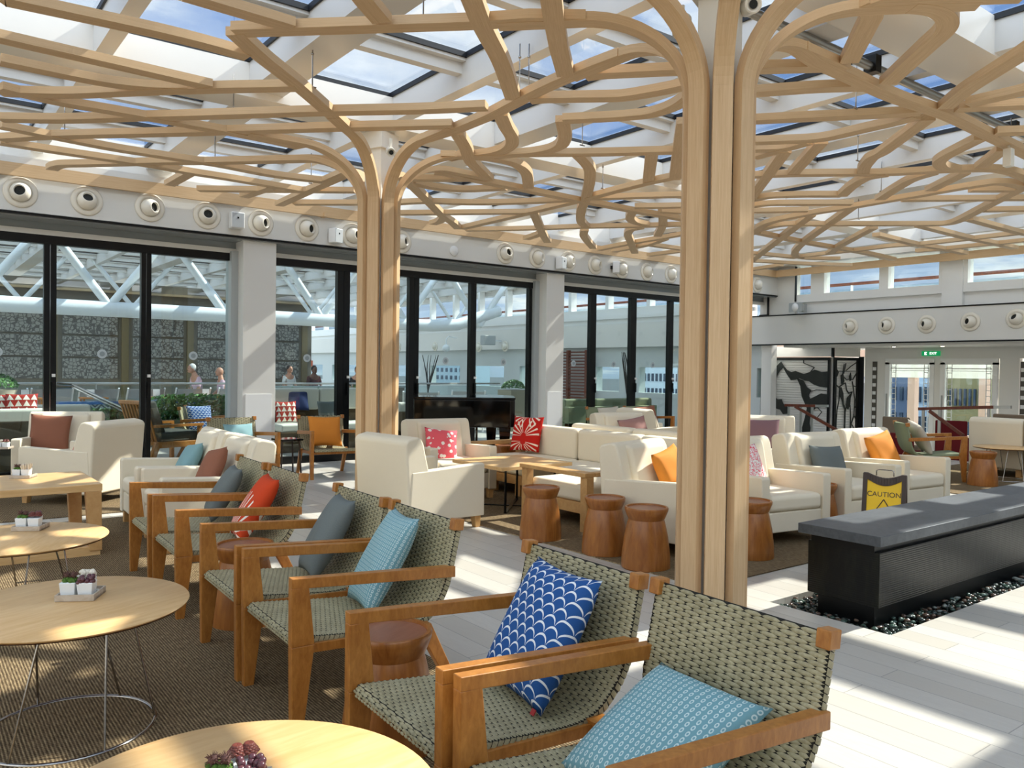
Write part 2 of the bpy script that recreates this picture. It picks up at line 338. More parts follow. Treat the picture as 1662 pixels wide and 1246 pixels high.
# ------------------------------------------------------------------ floor, fountain pit, carpets
GV = 10.79                                # plane of the sliding glass doors
fb = MB(); X0, X1, Y0, Y1 = -6, 13.4, -5, 12.2; px0, px1, py0, py1 = 4.10, 11.6, 2.11, 2.84
for a, b in (((X0, Y0), (px0, Y1)), ((px1, Y0), (X1, Y1)), ((px0, Y0), (px1, py0)), ((px0, py1), (px1, Y1))): fb.bb((a[0], a[1], -.30), (b[0], b[1], 0))
fb.bb((px0, py0, -.30), (px1, py1, -.11))
structure(fb.build('floor', floorm))
lf = MB(); lf.bb((13.4, -5, -.75), (24, 12.2, -.45)); lf.bb((-12, 12.2, -.30), (15.2, 19.8, -.001)); lf.bb((-12, 19.8, -.65), (15.2, 60, -.35)); structure(lf.build('floor', floorm))
st = MB(); st.bb((13.35, 3, -.45), (13.75, 9.5, -.15)); structure(st.build('floor', floorm))
def rug(name, pts, label, t=.008):
    return tag(MB().ext(pts, .0005, t).build(name, rugm), label, 'carpet')
rug('carpet', [(-4, -3), (1.98, -3), (1.98, 5.9), (2.4, 5.9), (2.4, 7.0), (2.0, 7.72), (-4, 7.72)], 'ribbed brown carpet under the row of woven armchairs at the left')
rug('carpet', [(-4, 7.98), (2.2, 7.98), (2.2, 10.3), (-4, 10.3)], 'ribbed brown carpet under the cream armchair with the terracotta pillow by the glass doors')
rug('carpet', [(4.01, 3.26), (8.9, 3.26), (8.9, 8.1), (4.01, 8.1)], 'ribbed brown carpet under the cream lounge group in the middle')
rug('carpet', [(9.6, 3.3), (13.3, 3.3), (13.3, 5.6), (9.6, 5.6)], 'ribbed brown carpet under the sage green chair at the right')
# ------------------------------------------------------------------ left wall with glass doors
VF = 10.42
w = MB(); w.bb((-8, -6.6, 0), (16.5, -6.4, 3.7)); structure(w.build('wall_front', wallpaint)); w = MB(); w.bb((-8.2, -6.6, 0), (-8, 10.4, 3.7)); structure(w.build('wall_back', wallpaint))
w = MB(); w.bb((-8, VF, 3.0), (15.3, VF+.18, 3.62)); w.bb((-8, VF, 3.0), (15.3, GV, 3.02)); 
structure(w.build('wall_left', wallpaint))
t = MB(); t.bb((-8, VF-.012, 2.99), (15.2, VF+.02, 3.012)); structure(t.build('trim_1', black))
t = MB(); t.bb((-8, VF+.02, 2.975), (15.2, GV+.05, 2.998)); t.bb((-8, GV-.02, 2.89), (15.2, GV+.03, 2.98)); structure(t.build('trim_2', soffitm))
t = MB(); t.bb((-8, GV-.05, 2.83), (15.2, GV+.05, 2.89)); structure(t.build('trim_3', wallpaint))
pil = [(3.50, 4.03), (8.62, 9.10)]
for n, (a, b) in enumerate(pil):
    p = MB(); p.bb((a+.09, VF+.06, 0), (b, GV+.22, 2.98)); o = structure(p.build('wall_left', wallpaint, bevel=.004))
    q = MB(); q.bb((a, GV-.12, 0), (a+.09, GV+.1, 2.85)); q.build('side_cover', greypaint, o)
    h = MB(); h.bb((a+.13, VF+.052, .10), (b-.05, VF+.062, .98)); h.build('access_panel', whitepaint, o)
def bay(n, us, u0, u1):
    f = MB()
    f.bb((u0, GV-.05, 2.73), (u1, GV+.05, 2.83)); f.bb((u0, GV-.05, 0.0), (u1, GV+.05, .10))
    ws = [(u0, u0+.07)]+us+[(u1-.07, u1)]
    for a, b in ws:
        f.bb((a, GV-.045, .1), ((a+b)/2-.006, GV+.045, 2.73)); f.bb(((a+b)/2+.006, GV-.03, .1), (b, GV+.06, 2.73))
    o = structure(f.build('window_%d' % n, black))
    for i in range(len(ws)-1):
        g = MB(); g.bb((ws[i][1], GV-.006, .1), (ws[i+1][0], GV+.006, 2.73)); g.build('glass_pane', glassw, o)
        c = ((ws[i][1]+ws[i+1][0])/2)
        k = MB(); k.lathe([(.055, 0), (.055, .002)], 20, M=Matrix.Rotation(pi/2, 3, 'X'), c=(c+.03, GV-.01, 1.47)); k.lathe([(.03, 0), (.03, .003)], 16, mi=1, M=Matrix.Rotation(pi/2, 3, 'X'), c=(c+.03, GV-.0125, 1.47))
        k.build('safety_marking', [MATS['window_dot'], MATS['window_dot2']], o)
        hd = MB(); hd.bb((ws[i][1]-.05, GV-.075, .95), (ws[i][1]-.02, GV-.05, 1.12)); hd.bb((ws[i][1]-.05, GV-.078, 1.19), (ws[i][1]-.015, GV-.05, 1.225), mi=1); hd.build('door_pull', [black, whitepaint], o)
mat('window_dot', color=hexc('b9c4c8'), rough=.5); mat('window_dot2', color=hexc('8f9ca0'), rough=.5)
bay(1, [(-.85, -.73), (.28, .40), (1.37, 1.50), (2.42, 2.54)], -2.0, 3.58)
bay(2, [(5.04, 5.24), (6.22, 6.40), (7.35, 7.47)], 4.03, 8.62)
bay(3, [(9.97, 10.12), (11.0, 11.16), (12.07, 12.2), (13.2, 13.34)], 9.10, 14.4)
# ------------------------------------------------------------------ wall at the right-hand end (fascia, clerestory, recess with doors)
RU = 15.1
w = MB(); w.bb((RU, -6, 1.97), (RU+.2, 40, 2.58)); structure(w.build('wall_right', wallpaint))
t = MB(); t.bb((RU-.012, -6, 2.575), (RU+.03, 11.4, 2.60)); t.bb((RU-.012, -6, 1.945), (RU+.03, 11.4, 1.972)); structure(t.build('trim_4', black))
w = MB(); w.bb((RU+.1, -6, 1.90), (17.6, 10.3, 1.95)); structure(w.build('wall_right', wallpaint))       # underside of the recess
w = MB(); w.bb((RU+.02, 9.99, 2.6), (RU+.2, 10.85, 4.3)); w.bb((RU+.1, 10.6, -.45), (RU+.3, 10.85, 2.0)); structure(w.build('wall_right', wallpaint))
t = MB(); t.bb((RU+.0, 9.975, 2.86), (RU+.06, 9.99, 4.2)); structure(t.build('trim_5', black))
t = MB(); t.bb((RU-.02, 10.62, 2.6), (RU, 10.85, 2.62)); t.bb((RU-.02, 10.62, 2.6), (RU+.02, 10.65, 3.02)); t.bb((RU-.02, 10.62, 3.0), (RU, 11.0, 3.02)); structure(t.build('trim_6', black))
w = MB(); w.bb((RU+.12, -6, 2.6), (RU+.3, 9.99, 2.84)); w.bb((RU+.05, -6, 2.84), (RU+.3, 9.99, 3.0))
w.bb((RU+.12, -6, 3.62), (RU+.3, 9.99, 4.3))
for a, b in ((9.35, 9.65), (8.0, 8.18), (6.55, 7.05), (4.9, 5.05), (3.2, 3.6), (1.5, 1.65), (-.3, .1)): w.bb((RU+.06, a, 3.0), (RU+.28, b, 3.62))
w.bb((RU+.02, 6.62, 2.6), (RU+.3, 6.98, 3.62))
cw = structure(w.build('window_4', whitepaint))
MB().bb((RU+.16, -6, 3.0), (RU+.17, 9.99, 3.62)).build('glass_pane', glassw, cw)
r = MB(); r.tube([(17.0, -5, 3.36), (17.0, 40, 3.36)], .035); 
rl = thing('deck_railing', 'outdoor railing with red-brown wooden top rail beyond the high windows', 'railing')
r.build('top_rail', darkwood, rl)
for i in range(18): MB().tube([(17.0, -4+i*2.3, 2.55), (17.0, -4+i*2.3, 3.33)], .03, 6).build('post', whitepaint, rl)
g = MB(); g.bb((17.0, -5, 2.6), (17.01, 40, 3.25)); g.build('glass_panel', glassw, rl)
# clerestory continues outside over the pool deck
w = MB(); w.bb((RU+.1, 11.2, 2.58), (RU+.4, 40, 3.0)); w.bb((RU+.1, 11.2, 3.9), (RU+.4, 40, 4.2))
for i in range(20): w.bb((RU+.1, 11.2+i*1.5, 3.0), (RU+.3, 11.32+i*1.5, 3.9))
structure(w.build('wall_back', whitepaint))
w = MB(); w.bb((RU+.02, 11.0, 2.72), (RU+.1, 40, 2.80)); structure(w.build('trim_7', whitepaint))
# recess with doors
w = MB(); w.bb((16.5, -6, 1.68), (16.62, 9.18, 1.92)); w.bb((16.5, 8.72, -.45), (16.62, 9.18, 1.68)); w.bb((16.5, -6, -.45), (16.62, 6.05, 1.68)); w.bb((16.5, 6.18, -.45), (16.62, 6.52, 1.68))
w.bb((16.5, 6.05, -.45), (16.62, 6.18, -.3)); w.bb((16.5, 7.6, -.45), (16.62, 7.72, 1.68))
structure(w.build('wall_right', wallpaint))
def door(n, v0, v1):
    f = MB(); f.bb((16.48, v0, 1.56), (16.56, v1, 1.68)); f.bb((16.48, v0, -.45), (16.56, v0+.09, 1.6)); f.bb((16.48, v1-.09, -.45), (16.56, v1, 1.6)); f.bb((16.48, v0, -.45), (16.56, v1, -.2))
    o = structure(f.build('door_%d' % n, whitepaint)); MB().bb((16.51, v0+.08, -.2), (16.52, v1-.08, 1.56)).build('glass_pane', glassw, o)
    g = MB(); 
    for e in (v0+.12, v0+.2, v1-.22, v1-.13): g.bb((16.495, e-.006, -.2), (16.503, e+.006, 1.56))
    for k in range(16):
        z = -.15+k*.11
        g.bb((16.495, v0+.12, z), (16.503, v0+.2, z+.012)); g.bb((16.495, v1-.22, z), (16.503, v1-.13, z+.012))
    g.bb((16.495, v0+.1, 1.47), (16.503, v1-.1, 1.49)); g.bb((16.495, v0+.1, 1.43), (16.503, v1-.1, 1.44))
    g.build('grille', whitepaint, o); MB().beam((16.46, v1-.05, .45), (16.46, v1-.05, .95), .02, .02).build('door_handle', steel, o)
door(1, 6.55, 7.6); door(2, 7.72, 8.72)
w = MB()
for v in (6.11, 8.95):
    w.bb((16.485, v-.05, -.2), (16.499, v+.05, 1.62), mi=0)
w2 = MB()
for v in (6.11, 8.95):
    for k in range(10): w2.bb((16.47, v-.035, -.1+k*.17), (16.482, v+.035, -.03+k*.17))
structure(w.build('trim_8', mat('dark_opening', color=hexc('4a453c'), rough=.4))); structure(w2.build('trim_9', whitepaint))
# sea windows further back, with a blind
w = MB(); w.bb((20.5, -2, -.45), (20.7, 22, -.1)); w.bb((20.5, -2, 1.75), (20.7, 22, 2.3))
for v in (10.15, 8.45, 12.5, 6.2): w.bb((20.48, v-.09, -.2), (20.7, v+.09, 1.8))
structure(w.build('window_5', mat('beige_frame', color=hexc('c9ab98'), rough=.5)))
bl = MB(); bl.bb((20.45, 4, 1.28), (20.46, 16, 1.8)); structure(bl.build('trim_10', mat('pale_blind', color=hexc('f1eddc'), rough=.8, Emission_Color=(1, .96, .82, 1), Emission_Strength=.0)))
# ------------------------------------------------------------------ roof: rafters, purlins, panes
rf = MB(); gk = MB()
us = [1.27+1.3*k for k in range(-6, 12)]
for k, u in enumerate(us):
    hw = .06 if k % 2 == 0 else .15
    rf.hexa([(u-hw, -6, 3.72), (u+hw, -6, 3.72), (u+hw, 30, 3.72), (u-hw, 30, 3.72)], [(u-hw, -6, 4.0), (u+hw, -6, 4.0), (u+hw, 30, 4.0), (u-hw, 30, 4.0)])
vs_ = [5.79+1.3*k for k in range(-9, 19)]
for v in vs_:
    rf.bb((-7, v-.105, 3.93), (15.8, v+.105, 4.0)); rf.bb((-7, v-.045, 3.84), (15.8, v+.045, 3.93))
ceil = structure(rf.build('ceiling', mat('roof_white', color=hexc('cccac6'), rough=.3)))
for v in vs_:
    gk.bb((-7, v-.125, 3.955), (15.8, v-.105, 3.998)); 
    gk.bb((-7, v+.105, 3.955), (15.8, v+.118, 3.998))
for k, u in enumerate(us):
    hw = .06 if k % 2 == 0 else .15
    gk.bb((u-hw-.018, -6, 3.955), (u-hw, 30, 3.998)); gk.bb((u+hw, -6, 3.955), (u+hw+.012, 30, 3.998))
gk.build('pane_gasket', gasket, ceil)
for i in range(0, 17):
    MB().bb((us[i], -6, 3.999), (us[i+1]-.001, 30, 4.006)).build('glass_pane', glassr, ceil)
# girders across, carried by the column posts
gd = MB(); 
gd.bb((-7, 6.94, 3.66), (15.6, 7.30, 3.95)); gd.bb((1.5, 2.62, 3.70), (15.6, 3.08, 3.985)); gd.bb((14.75, -6, 3.60), (15.5, 10.8, 3.98)); gd.bb((-7, 10.55, 3.58), (15.5, 10.95, 4.0))
gd.build('girder', mat('girder_paint', color=hexc('e6e1d8'), rough=.22), ceil, bevel=0)
bt = MB(); bt.tube([(4.35, 3.30, 3.70), (12.0, 3.30, 3.70)], .035, 10)
pp = tag(bt.build('service_pipe', steel, smooth=True), 'long grey service pipe running under the roof beside the front column', 'pipe')
for u in (5.95, 8.5): MB().bb((u-.04, 3.25, 3.65), (u+.04, 3.35, 3.78)).build('pipe_clamp', black, pp)
# ------------------------------------------------------------------ timber lattice
ZL = 3.39
LAT = thing('timber_lattice', 'pale timber lattice canopy of branching slats hung below the glass roof', 'ceiling lattice', (0, 0, ZL))
PL = """0 3,18 3,300 66,402 94|300 -4,473 47|-20 62,341 144|0 104,126 130,181 140,235 146,275 148,310 148|0 153,108 157,271 149,482 144.5
381 57,424 96,479 138,536 187,562 211|381 56,560 50,773 43,860 37,973 32|0 146,90 168,181 183,300 204,408 224,481 239,500 243
0 196,108 198,217 194,298 192,522 185,686 182,790 177|0 229,79 224,300 219,551 211,735 207|0 207,80 223,108 228.5,181 243,300 261,354 269,444 287,524 296
0 234,90 248,213 266,253 272,300 281,372 292,426 301,490 312|84 277,89 273,101 270,126 269.7,181 268.6,271 266,327 266,426 264,508 262,526 264,544 268.5,558 277.5
453 335,508 310,553 290,568 282|275 301.6,312 281|396 321,441 306|322 310.5,408 311.5,576 313|477 332,582 332
570 -30,587 0,620 38|758 -14,764 -2,782 45,813 101,833 163|893 -12,894 -2,898 29,907 81,918 124|665 243,741 213,799 189,820 178,892 141,964 112,1019 88
950 128,973 124.6,1096 119,1125 118|860 165,880 163,1010 161,1055 153.5,1102 144.5,1120 140|914 198,1000 194,1055 189,1087 179,1105 170,1118 160|913 198,916 213,918 225,912 238,898 245,868 251,820 254
812 189,821 209,832 226,831 238,819 246.5,799 252,770 255.5,734 257|742 219,756 241,760 256,764 265,779 279,793 293|712 259,734 257,770 257,806 261,828 265,845 272.5,855 283,858 306
820 254,860 253,966 252.4,1095 249,1160 247.5,1223 246,1275 245,1311 234|705 282,720 283,770 294,842 308,880 316,935 327,981 335,1026 344,1101 356.5,1160 367|669 293,710 293.5,770 293
669 298.5,698 306,727 310,763 311,821 308|655 286,669 303,691 324.5,719 353,734 362,744 372|640 332,691 329,756 332,813 331.5,880 329,930 326.5
640 349,857 347,867 345,935 329|750 372,862 346|756 375,871 373,943 370,1041 368.6,1101 367,1165 365|702 365,715 361,720 354|854 389.6,871 384,880 380
866 346,875 368,883 385,889 394|938 254,950.5 266,958 277,957 298,951 325,944.5 338,941.5 353,943 363,953.5 371|949 375,946 383,953.5 393.5,963 404
955 323,1047 299,1101 288,1160 276|955 324,1101 319.6,1160 321,1200 326,1223 326.5,1246 321,1297 319,1366 319|1058 252,1052 298|1110 200,1103 240,1095 292|1030 338,1101 337,1165 335,1223 336
1071 345,1101 347,1223 345.6,1311 343.7|1027 345,1021 356,1029 363,1049 367|1041 371,1023 374,1018 381,1024 395,1030.5 411.6|1076 353,1076 365,1073 373,1067 384.5
971 407,1033 395,1101 384,1150 374|996 409,1049 400,1080 389|1053 416,1101 410,1160 402|1045 398,1101 406,1160 413,1223 413,1261 417,1291 420
1272 78,1326 104,1383 130,1450 162,1538 189,1595 218,1662 251,1700 270|1383 10,1430 8,1523 3,1662 -2|1395 12,1412 18,1417 29,1409 43,1378 104|1480 14,1516 17,1535 27,1540 41,1532 55,1509 75,1441 137
1175 118,1232 115.6,1340 112.7|1175 158,1224 154.6,1326 147,1408 144.5|1170 202,1223 199.7,1340 194,1450 189,1495 186|1170 235,1223 233,1333 229,1398 213.5,1450 202,1487 192
1223 258,1253 250,1275 245|1333 234,1288 283|1274 248,1224 316,1212 334|1170 290,1223 288,1297 285,1450 284,1509 280,1566 278,1610 277,1639 281,1662 290,1690 305
1506 196,1431 251,1415 258,1402 274,1401 284|1592 226.5,1535 255,1522 265,1529 274,1552 278|1629 245,1592 273|1516 283,1480 293,1451 310,1428 325|1440 285,1405 290,1383 303,1366 319
1223 380,1236 368,1253 361,1311 349,1383 338,1422 331,1509 316,1566 306,1613 299,1632 299,1653 303.4,1690 315|1165 350,1223 336,1253 333,1383 332.6|1566 283,1523 304.5,1509 311
1205 390,1224 377,1253 369,1275 366,1450 366,1542 366,1566 355,1624 325,1662 306,1690 292|1317 350.7,1275 382.5,1224 421.5,1205 436|1383 339,1311 390,1297 401,1289 411,1292 418,1311 421.5,1362 422
1418 371,1362 401,1345 413|1229 379.6,1311 397,1398 411,1450 423|1299 418.6,1347 413,1412 405.6,1450 401,1494 398.7,1574 390,1662 380,1690 377|1422 383,1487 398.7,1535 406,1566 413
1491 368,1572 388.6,1614 397,1647 404.5|1572 358,1650 379,1690 386|1487 410,1535 406,1614 398,1662 393,1690 390|1575 310.6,1656 310.6|1465 326.5,1662 325,1690 325|1598 344,1662 343,1690 343
1700 64,1662 90,1566 150,1534 177|1700 140,1662 152,1571 172|1700 175,1662 175,1552 180|1614 218,1690 216|1150 425,1224 425,1297 430,1381 432|1165 448,1223 439,1256 434,1268 432
430 385.5,440 380"""
def smooth_poly(P):
    out = [P[0]]
    for i in range(1, len(P)-1):
        a, b, c = P[i-1], P[i], P[i+1]; d1 = (b-a); d2 = (c-b); ang = d1.angle(d2) if d1.length > 1e-6 and d2.length > 1e-6 else 0
        r = min(d1.length, d2.length)*.45
        if ang < .06: out.append(b); continue
        p, q = b-d1.normalized()*r, b+d2.normalized()*r
        for t in (0, .25, .5, .75, 1): out.append(p*(1-t)**2+b*2*t*(1-t)+q*t*t)
    out.append(P[-1]); return out
def slat_mesh(P, w, h, name, parent, zoff=0, m=None):
    n = len(P); vs = []; uvs = []; L = 0
    for i in range(n):
        a = P[max(0, i-1)]; b = P[min(n-1, i+1)]; t = (b-a).normalized()
        t1 = (P[i]-a).normalized() if i > 0 else t; t2 = (b-P[i]).normalized() if i < n-1 else t
        k = 1/max(.5, cos(t1.angle(t2)/2)) if 0 < i < n-1 else 1
        s_ = Vector((-t.y, t.x))*w/2*k
        if i: L += (P[i]-P[i-1]).length
        for q, z in ((P[i]-s_, 0), (P[i]+s_, 0), (P[i]+s_, h), (P[i]-s_, h)): vs.append((q.x, q.y, z+zoff))
        uvs.append(L)
    fs = [(0, 3, 2, 1), (4*n-4, 4*n-3, 4*n-2, 4*n-1)]
    for i in range(n-1):
        for j in range(4): fs.append((4*i+j, 4*i+(j+1) % 4, 4*i+4+(j+1) % 4, 4*i+4+j))
    me = bpy.data.meshes.new(name); me.from_pydata(vs, [], fs); me.materials.append(m or ashu); ul = me.uv_layers.new(); cr = (0, .6, 1, 1.6)
    off = random.random()*9
    for p in me.polygons:
        for li in p.loop_indices:
            v = me.loops[li].vertex_index; ul.data[li].uv = (uvs[v//4]*1.2+off, cr[v % 4]*.6+off)
    bm = bmesh.new(); bm.from_mesh(me); bmesh.ops.recalc_face_normals(bm, faces=bm.faces); bm.to_mesh(me); bm.free()
    o = bpy.data.objects.new(name, me); C.objects.link(o); o.parent = parent; return o
nb_ = 0
for ln in PL.replace('\n', '|').split('|'):
    if not ln.strip(): continue
    pts = [Vector(at(*map(float, p.split()), ZL)) for p in ln.split(',')]
    pts = smooth_poly(smooth_poly(pts)) if len(pts) > 2 else pts
    pts = [p for i, p in enumerate(pts) if i == 0 or (p-pts[i-1]).length > .004]
    for p in pts: p.y = min(p.y, 10.36)
    for e in (0, -1):                    # beams that grow out of a column meet the rib they continue
        for c in ((3.78, 3.02), (3.78, 7.14)):
            for k in range(8):
                d = Vector((cos(k*pi/4), sin(k*pi/4))); rel = pts[e]-Vector(c); t_ = rel.dot(d)
                hd = (pts[e]-pts[1 if e == 0 else -2]).normalized()
                if .25 < t_ < 1.5 and (rel-d*t_).length < .16 and abs(hd.dot(d)) > .97: pts[e] = Vector(c)+d*max(t_, .78)
    slat_mesh(pts, .120, .055, 'slat', LAT, (nb_*37 % 121)*.00006-.003); nb_ += 1
slat_mesh([Vector((-7, 10.36)), Vector((14.98, 10.36))], .05, .14, 'edge_board', LAT, -.0)
slat_mesh([Vector((14.96, 10.385)), Vector((14.96, -5))], .05, .14, 'edge_board', LAT, -.0)
for px_, py_ in ((507, 140), (379, 187), (105, 215), (349, 255), (687, 27), (843, 145), (858, 145), (945, 235), (978, 305), (951, 360), (505, 297), (1389, 175), (1392, 260), (1430, 310), (1393, 355), (606, 345), (1640, 250), (285, 300)):
    x, y = at(px_, py_, ZL+.06); b = MB(); b.tube([(x, y, .05), (x, y, .40)], .005, 6); b.tube([(x-.03, y, .055), (x+.03, y, .055)], .006, 6); b.ball((x, y, .30), .012, 6)
    b.build('hanger_rod', chrome, LAT, smooth=True)
# ------------------------------------------------------------------ timber columns
def column(cx, cy, label, arcs):
    r = thing('timber_column', label, 'column', (cx, cy, 0))
    b = MB(); b.box((0, 0, 2.0), (.20, .20, 4.0), rz=pi/8); b.box((0, 0, 3.55), (.26, .26, .16), rz=pi/8); b.build('core_post', mat('post_paint', color=hexc('e2ddd2'), rough=.35), r)
    for k in range(8):
        a = k*pi/4; R = .62; n = 14; Hb = ZL+.025; z0 = Hb-.48; pts = [(.175, 0.0), (.175, 1.2), (.175, z0)]
        for i in range(1, n+1):
            t = i/n*pi/2; pts.append((.175+R*(1-cos(t)), z0+(Hb-z0)*sin(t)))
        L2 = arcs.get(k, .5); pts.append((.175+R+L2, Hb))
        vs = []; fs = []; W = .054; T = .026; L = 0; us_ = []
        for i, (rr, z) in enumerate(pts):
            a0 = pts[max(0, i-1)]; a1 = pts[min(len(pts)-1, i+1)]; d = Vector((a1[0]-a0[0], a1[1]-a0[1])).normalized(); nrm = Vector((-d.y, d.x))
            if i: L += sqrt((pts[i][0]-pts[i-1][0])**2+(pts[i][1]-pts[i-1][1])**2)
            us_.append(L)
            for sx, sn in ((-1, -1), (1, -1), (1, 1), (-1, 1)):
                q = (rr-nrm.x*T*sn, sx*W, z-nrm.y*T*sn*1.0); vs.append((q[0]*cos(a)-q[1]*sin(a), q[0]*sin(a)+q[1]*cos(a), q[2]))
        m_ = len(pts)
        fs = [(0, 3, 2, 1), (4*m_-4, 4*m_-3, 4*m_-2, 4*m_-1)]+[(4*i+j, 4*i+(j+1) % 4, 4*i+4+(j+1) % 4, 4*i+4+j) for i in range(m_-1) for j in range(4)]
        me = bpy.data.meshes.new('rib'); me.from_pydata(vs, [], fs); me.materials.append(ashu); ul = me.uv_layers.new(); off = random.random()*9; cr = (0, .6, 1, 1.6)
        for p in me.polygons:
            for li in p.loop_indices:
                v = me.loops[li].vertex_index; ul.data[li].uv = (us_[v//4]*1.2+off, cr[v % 4]*.6+off)
        bm = bmesh.new(); bm.from_mesh(me); bmesh.ops.recalc_face_normals(bm, faces=bm.faces); bm.to_mesh(me); bm.free()
        o = bpy.data.objects.new('rib', me); C.objects.link(o); o.parent = r
    return r
column(3.78, 3.02, 'tall branching timber column in front, beside the end of the black fountain', {4: 1.2, 5: 1.5, 6: 1.2, 7: .6, 0: .5})
column(3.78, 7.14, 'tall branching timber column further back, behind the cream armchair turned away', {})
# ------------------------------------------------------------------ woven armchair
def shell_profile():
    P = [(-.335, .335), (-.325, .352), (-.30, .358), (-.1, .338), (.08, .322), (.17, .328), (.235, .36), (.275, .42), (.30, .50), (.345, .70), (.352, .725)]
    out = []
    for i in range(len(P)-1):                    # Catmull-Rom
        p0, p1, p2, p3 = (Vector(P[max(0, min(len(P)-1, j))]) for j in (i-1, i, i+1, i+2))
        for t in (0, .25, .5, .75): out.append(.5*((2*p1)+(p2-p0)*t+(2*p0-5*p1+4*p2-p3)*t*t+(3*p1-p0-3*p2+p3)*t**3))
    out.append(Vector(P[-1])); return out
PR = shell_profile()
def shell_mesh(strand, gap, stitches=True):
    b = MB(); n = len(PR); T = .026; HW = .262; top = []; bot = []
    for i, p in enumerate(PR):
        d = (PR[min(n-1, i+1)]-PR[max(0, i-1)]).normalized(); nn = Vector((-d.y, d.x)); top.append(p); bot.append(p-nn*T)
    def wd(i): return HW+.026*min(1, max(0, (PR[i].y-.36)/.12))
    vs = []
    for i in range(n):
        w_ = wd(i)
        for x, q in ((-w_, top[i]), (w_, top[i]), (w_, bot[i]), (-w_, bot[i])): vs.append((x, q.x, q.y))
    b.add(vs, [(4*i+j, 4*i+(j+1) % 4, 4*i+4+(j+1) % 4, 4*i+4+j) for i in range(n-1) for j in range(4)]+[(0, 3, 2, 1), (4*n-4, 4*n-3, 4*n-2, 4*n-1)], 1)
    if stitches:
        S = [0]
        for i in range(1, n): S.append(S[-1]+(PR[i]-PR[i-1]).length)
        def ev(s):
            s = max(0, min(S[-1]-1e-6, s)); i = 0
            while S[i+1] < s: i += 1
            t = (s-S[i])/(S[i+1]-S[i]); d = (PR[i+1]-PR[i]).normalized(); return PR[i].lerp(PR[i+1], t), Vector((-d.y, d.x)), wd(i)
        pitch = .0102; rows = int(S[-1]/pitch)
        for r in range(rows):
            sc_ = (r+.5)*pitch; p, nn, w_ = ev(sc_); pa, _, _ = ev(sc_-pitch*.58); pb, _, _ = ev(sc_+pitch*.58); cols = 10; dx = 2*w_/cols
            for c in range(-1, cols):
                x0 = -w_+dx*(c+.5*(r % 2)); x1 = x0+dx*1.10; x0, x1 = max(-w_-.004, x0), min(w_+.004, x1)
                if x1-x0 < .012: continue
                xm0, xm1 = x0+(x1-x0)*.28, x0+(x1-x0)*.72; hh = .0048
                P3 = lambda x, q, h: (x, q.x+nn.x*h, q.y+nn.y*h)
                b.add([P3(x0, p, -.001), P3(xm0, pa, .001), P3(xm1, pa, .001), P3(x1, p, -.001), P3(xm1, pb, .001), P3(xm0, pb, .001), P3(xm0, p, hh), P3(xm1, p, hh)],
                      [(0, 1, 6), (1, 2, 7, 6), (2, 3, 7), (3, 4, 7), (4, 5, 6, 7), (5, 0, 6)], 0)
        k = int(S[-1]/.02)                      # wrapped strands along both edges
        for sd in (-1, 1):
            for i in range(k):
                p, nn, w_ = ev((i+.5)*.02); q = p-nn*T*.5; d = Vector((nn.y, -nn.x)); x = sd*(w_+.004)
                a_ = q-d*.012-nn*.010; c_ = q+d*.012+nn*.010; e1 = q+d*.005-nn*.012; e2 = q-d*.005+nn*.012
                b.add([(x, a_.x, a_.y), (x, e1.x, e1.y), (x, c_.x, c_.y), (x, e2.x, e2.y), (x+sd*.004, q.x, q.y)], [(0, 1, 4), (1, 2, 4), (2, 3, 4), (3, 0, 4)], 0)
        k = 24                                  # front lip
        for i in range(k):
            for rr in range(2):
                x = -HW+(i+.5+.5*rr)*2*HW/k; z = .344-rr*.012
                b.add([(x-.013, -.337, z), (x, -.337, z-.006), (x+.013, -.337, z), (x, -.337, z+.006), (x, -.342, z)], [(0, 1, 4), (1, 2, 4), (2, 3, 4), (3, 0, 4)], 0)
    me = b.mesh('woven_shell', [strand, gap], True); return me
def make_woven(name, label, strand, gap, stitches, group):
    r = thing(name, label, 'armchair', group=group)
    o = bpy.data.objects.new('woven_seat' if stitches else 'seat', shell_mesh(strand, gap, stitches)); C.objects.link(o); o.parent = r
    for sx in (-1, 1):
        x = sx*.285; lg = MB(); t = .019
        def q(y0, y1, z): return [(x-t, y0, z), (x+t, y0, z), (x+t, y1, z), (x-t, y1, z)]
        lg.hexa(q(-.345, -.305, 0), q(-.350, -.262, .335)); lg.hexa(q(-.350, -.262, .335), q(-.350, -.285, .549))
        lg.build('leg', teak, r, bevel=.003)
        rl_ = MB(); rl_.hexa([(x-t, .345, 0), (x+t, .345, 0), (x+t, .385, 0), (x-t, .385, 0)], [(x-t, .16, .33), (x+t, .16, .33), (x+t, .225, .33), (x-t, .225, .33)]); rl_.build('leg', teak, r, bevel=.003)
        am = MB(); am.hexa([(x-t, -.350, .548), (x+t, -.350, .548), (x+t, .335, .500), (x-t, .335, .500)], [(x-t, -.350, .586), (x+t, -.350, .586), (x+t, .335, .545), (x-t, .335, .545)]); am.build('armrest', teak, r, bevel=.003)
        cp = MB(); cp.hexa([(sx*.262, .325, .690), (sx*.302, .325, .690), (sx*.302, .372, .686), (sx*.262, .372, .686)], [(sx*.262, .331, .737), (sx*.302, .331, .737), (sx*.302, .378, .733), (sx*.262, .378, .733)]); cp.build('corner_cap', teak, r, bevel=.004)
    fr = MB(); fr.beam((-.27, -.30, .315), (-.27, .2, .295), .02, .035); fr.beam((.27, -.30, .315), (.27, .2, .295), .02, .035); fr.beam((-.27, -.28, .31), (.27, -.28, .31), .03, .03); fr.beam((-.27, .19, .29), (.27, .19, .29), .03, .03); fr.build('seat_frame', teak, r, bevel=.002)
    return r
GW = 'woven armchairs with teak arms'
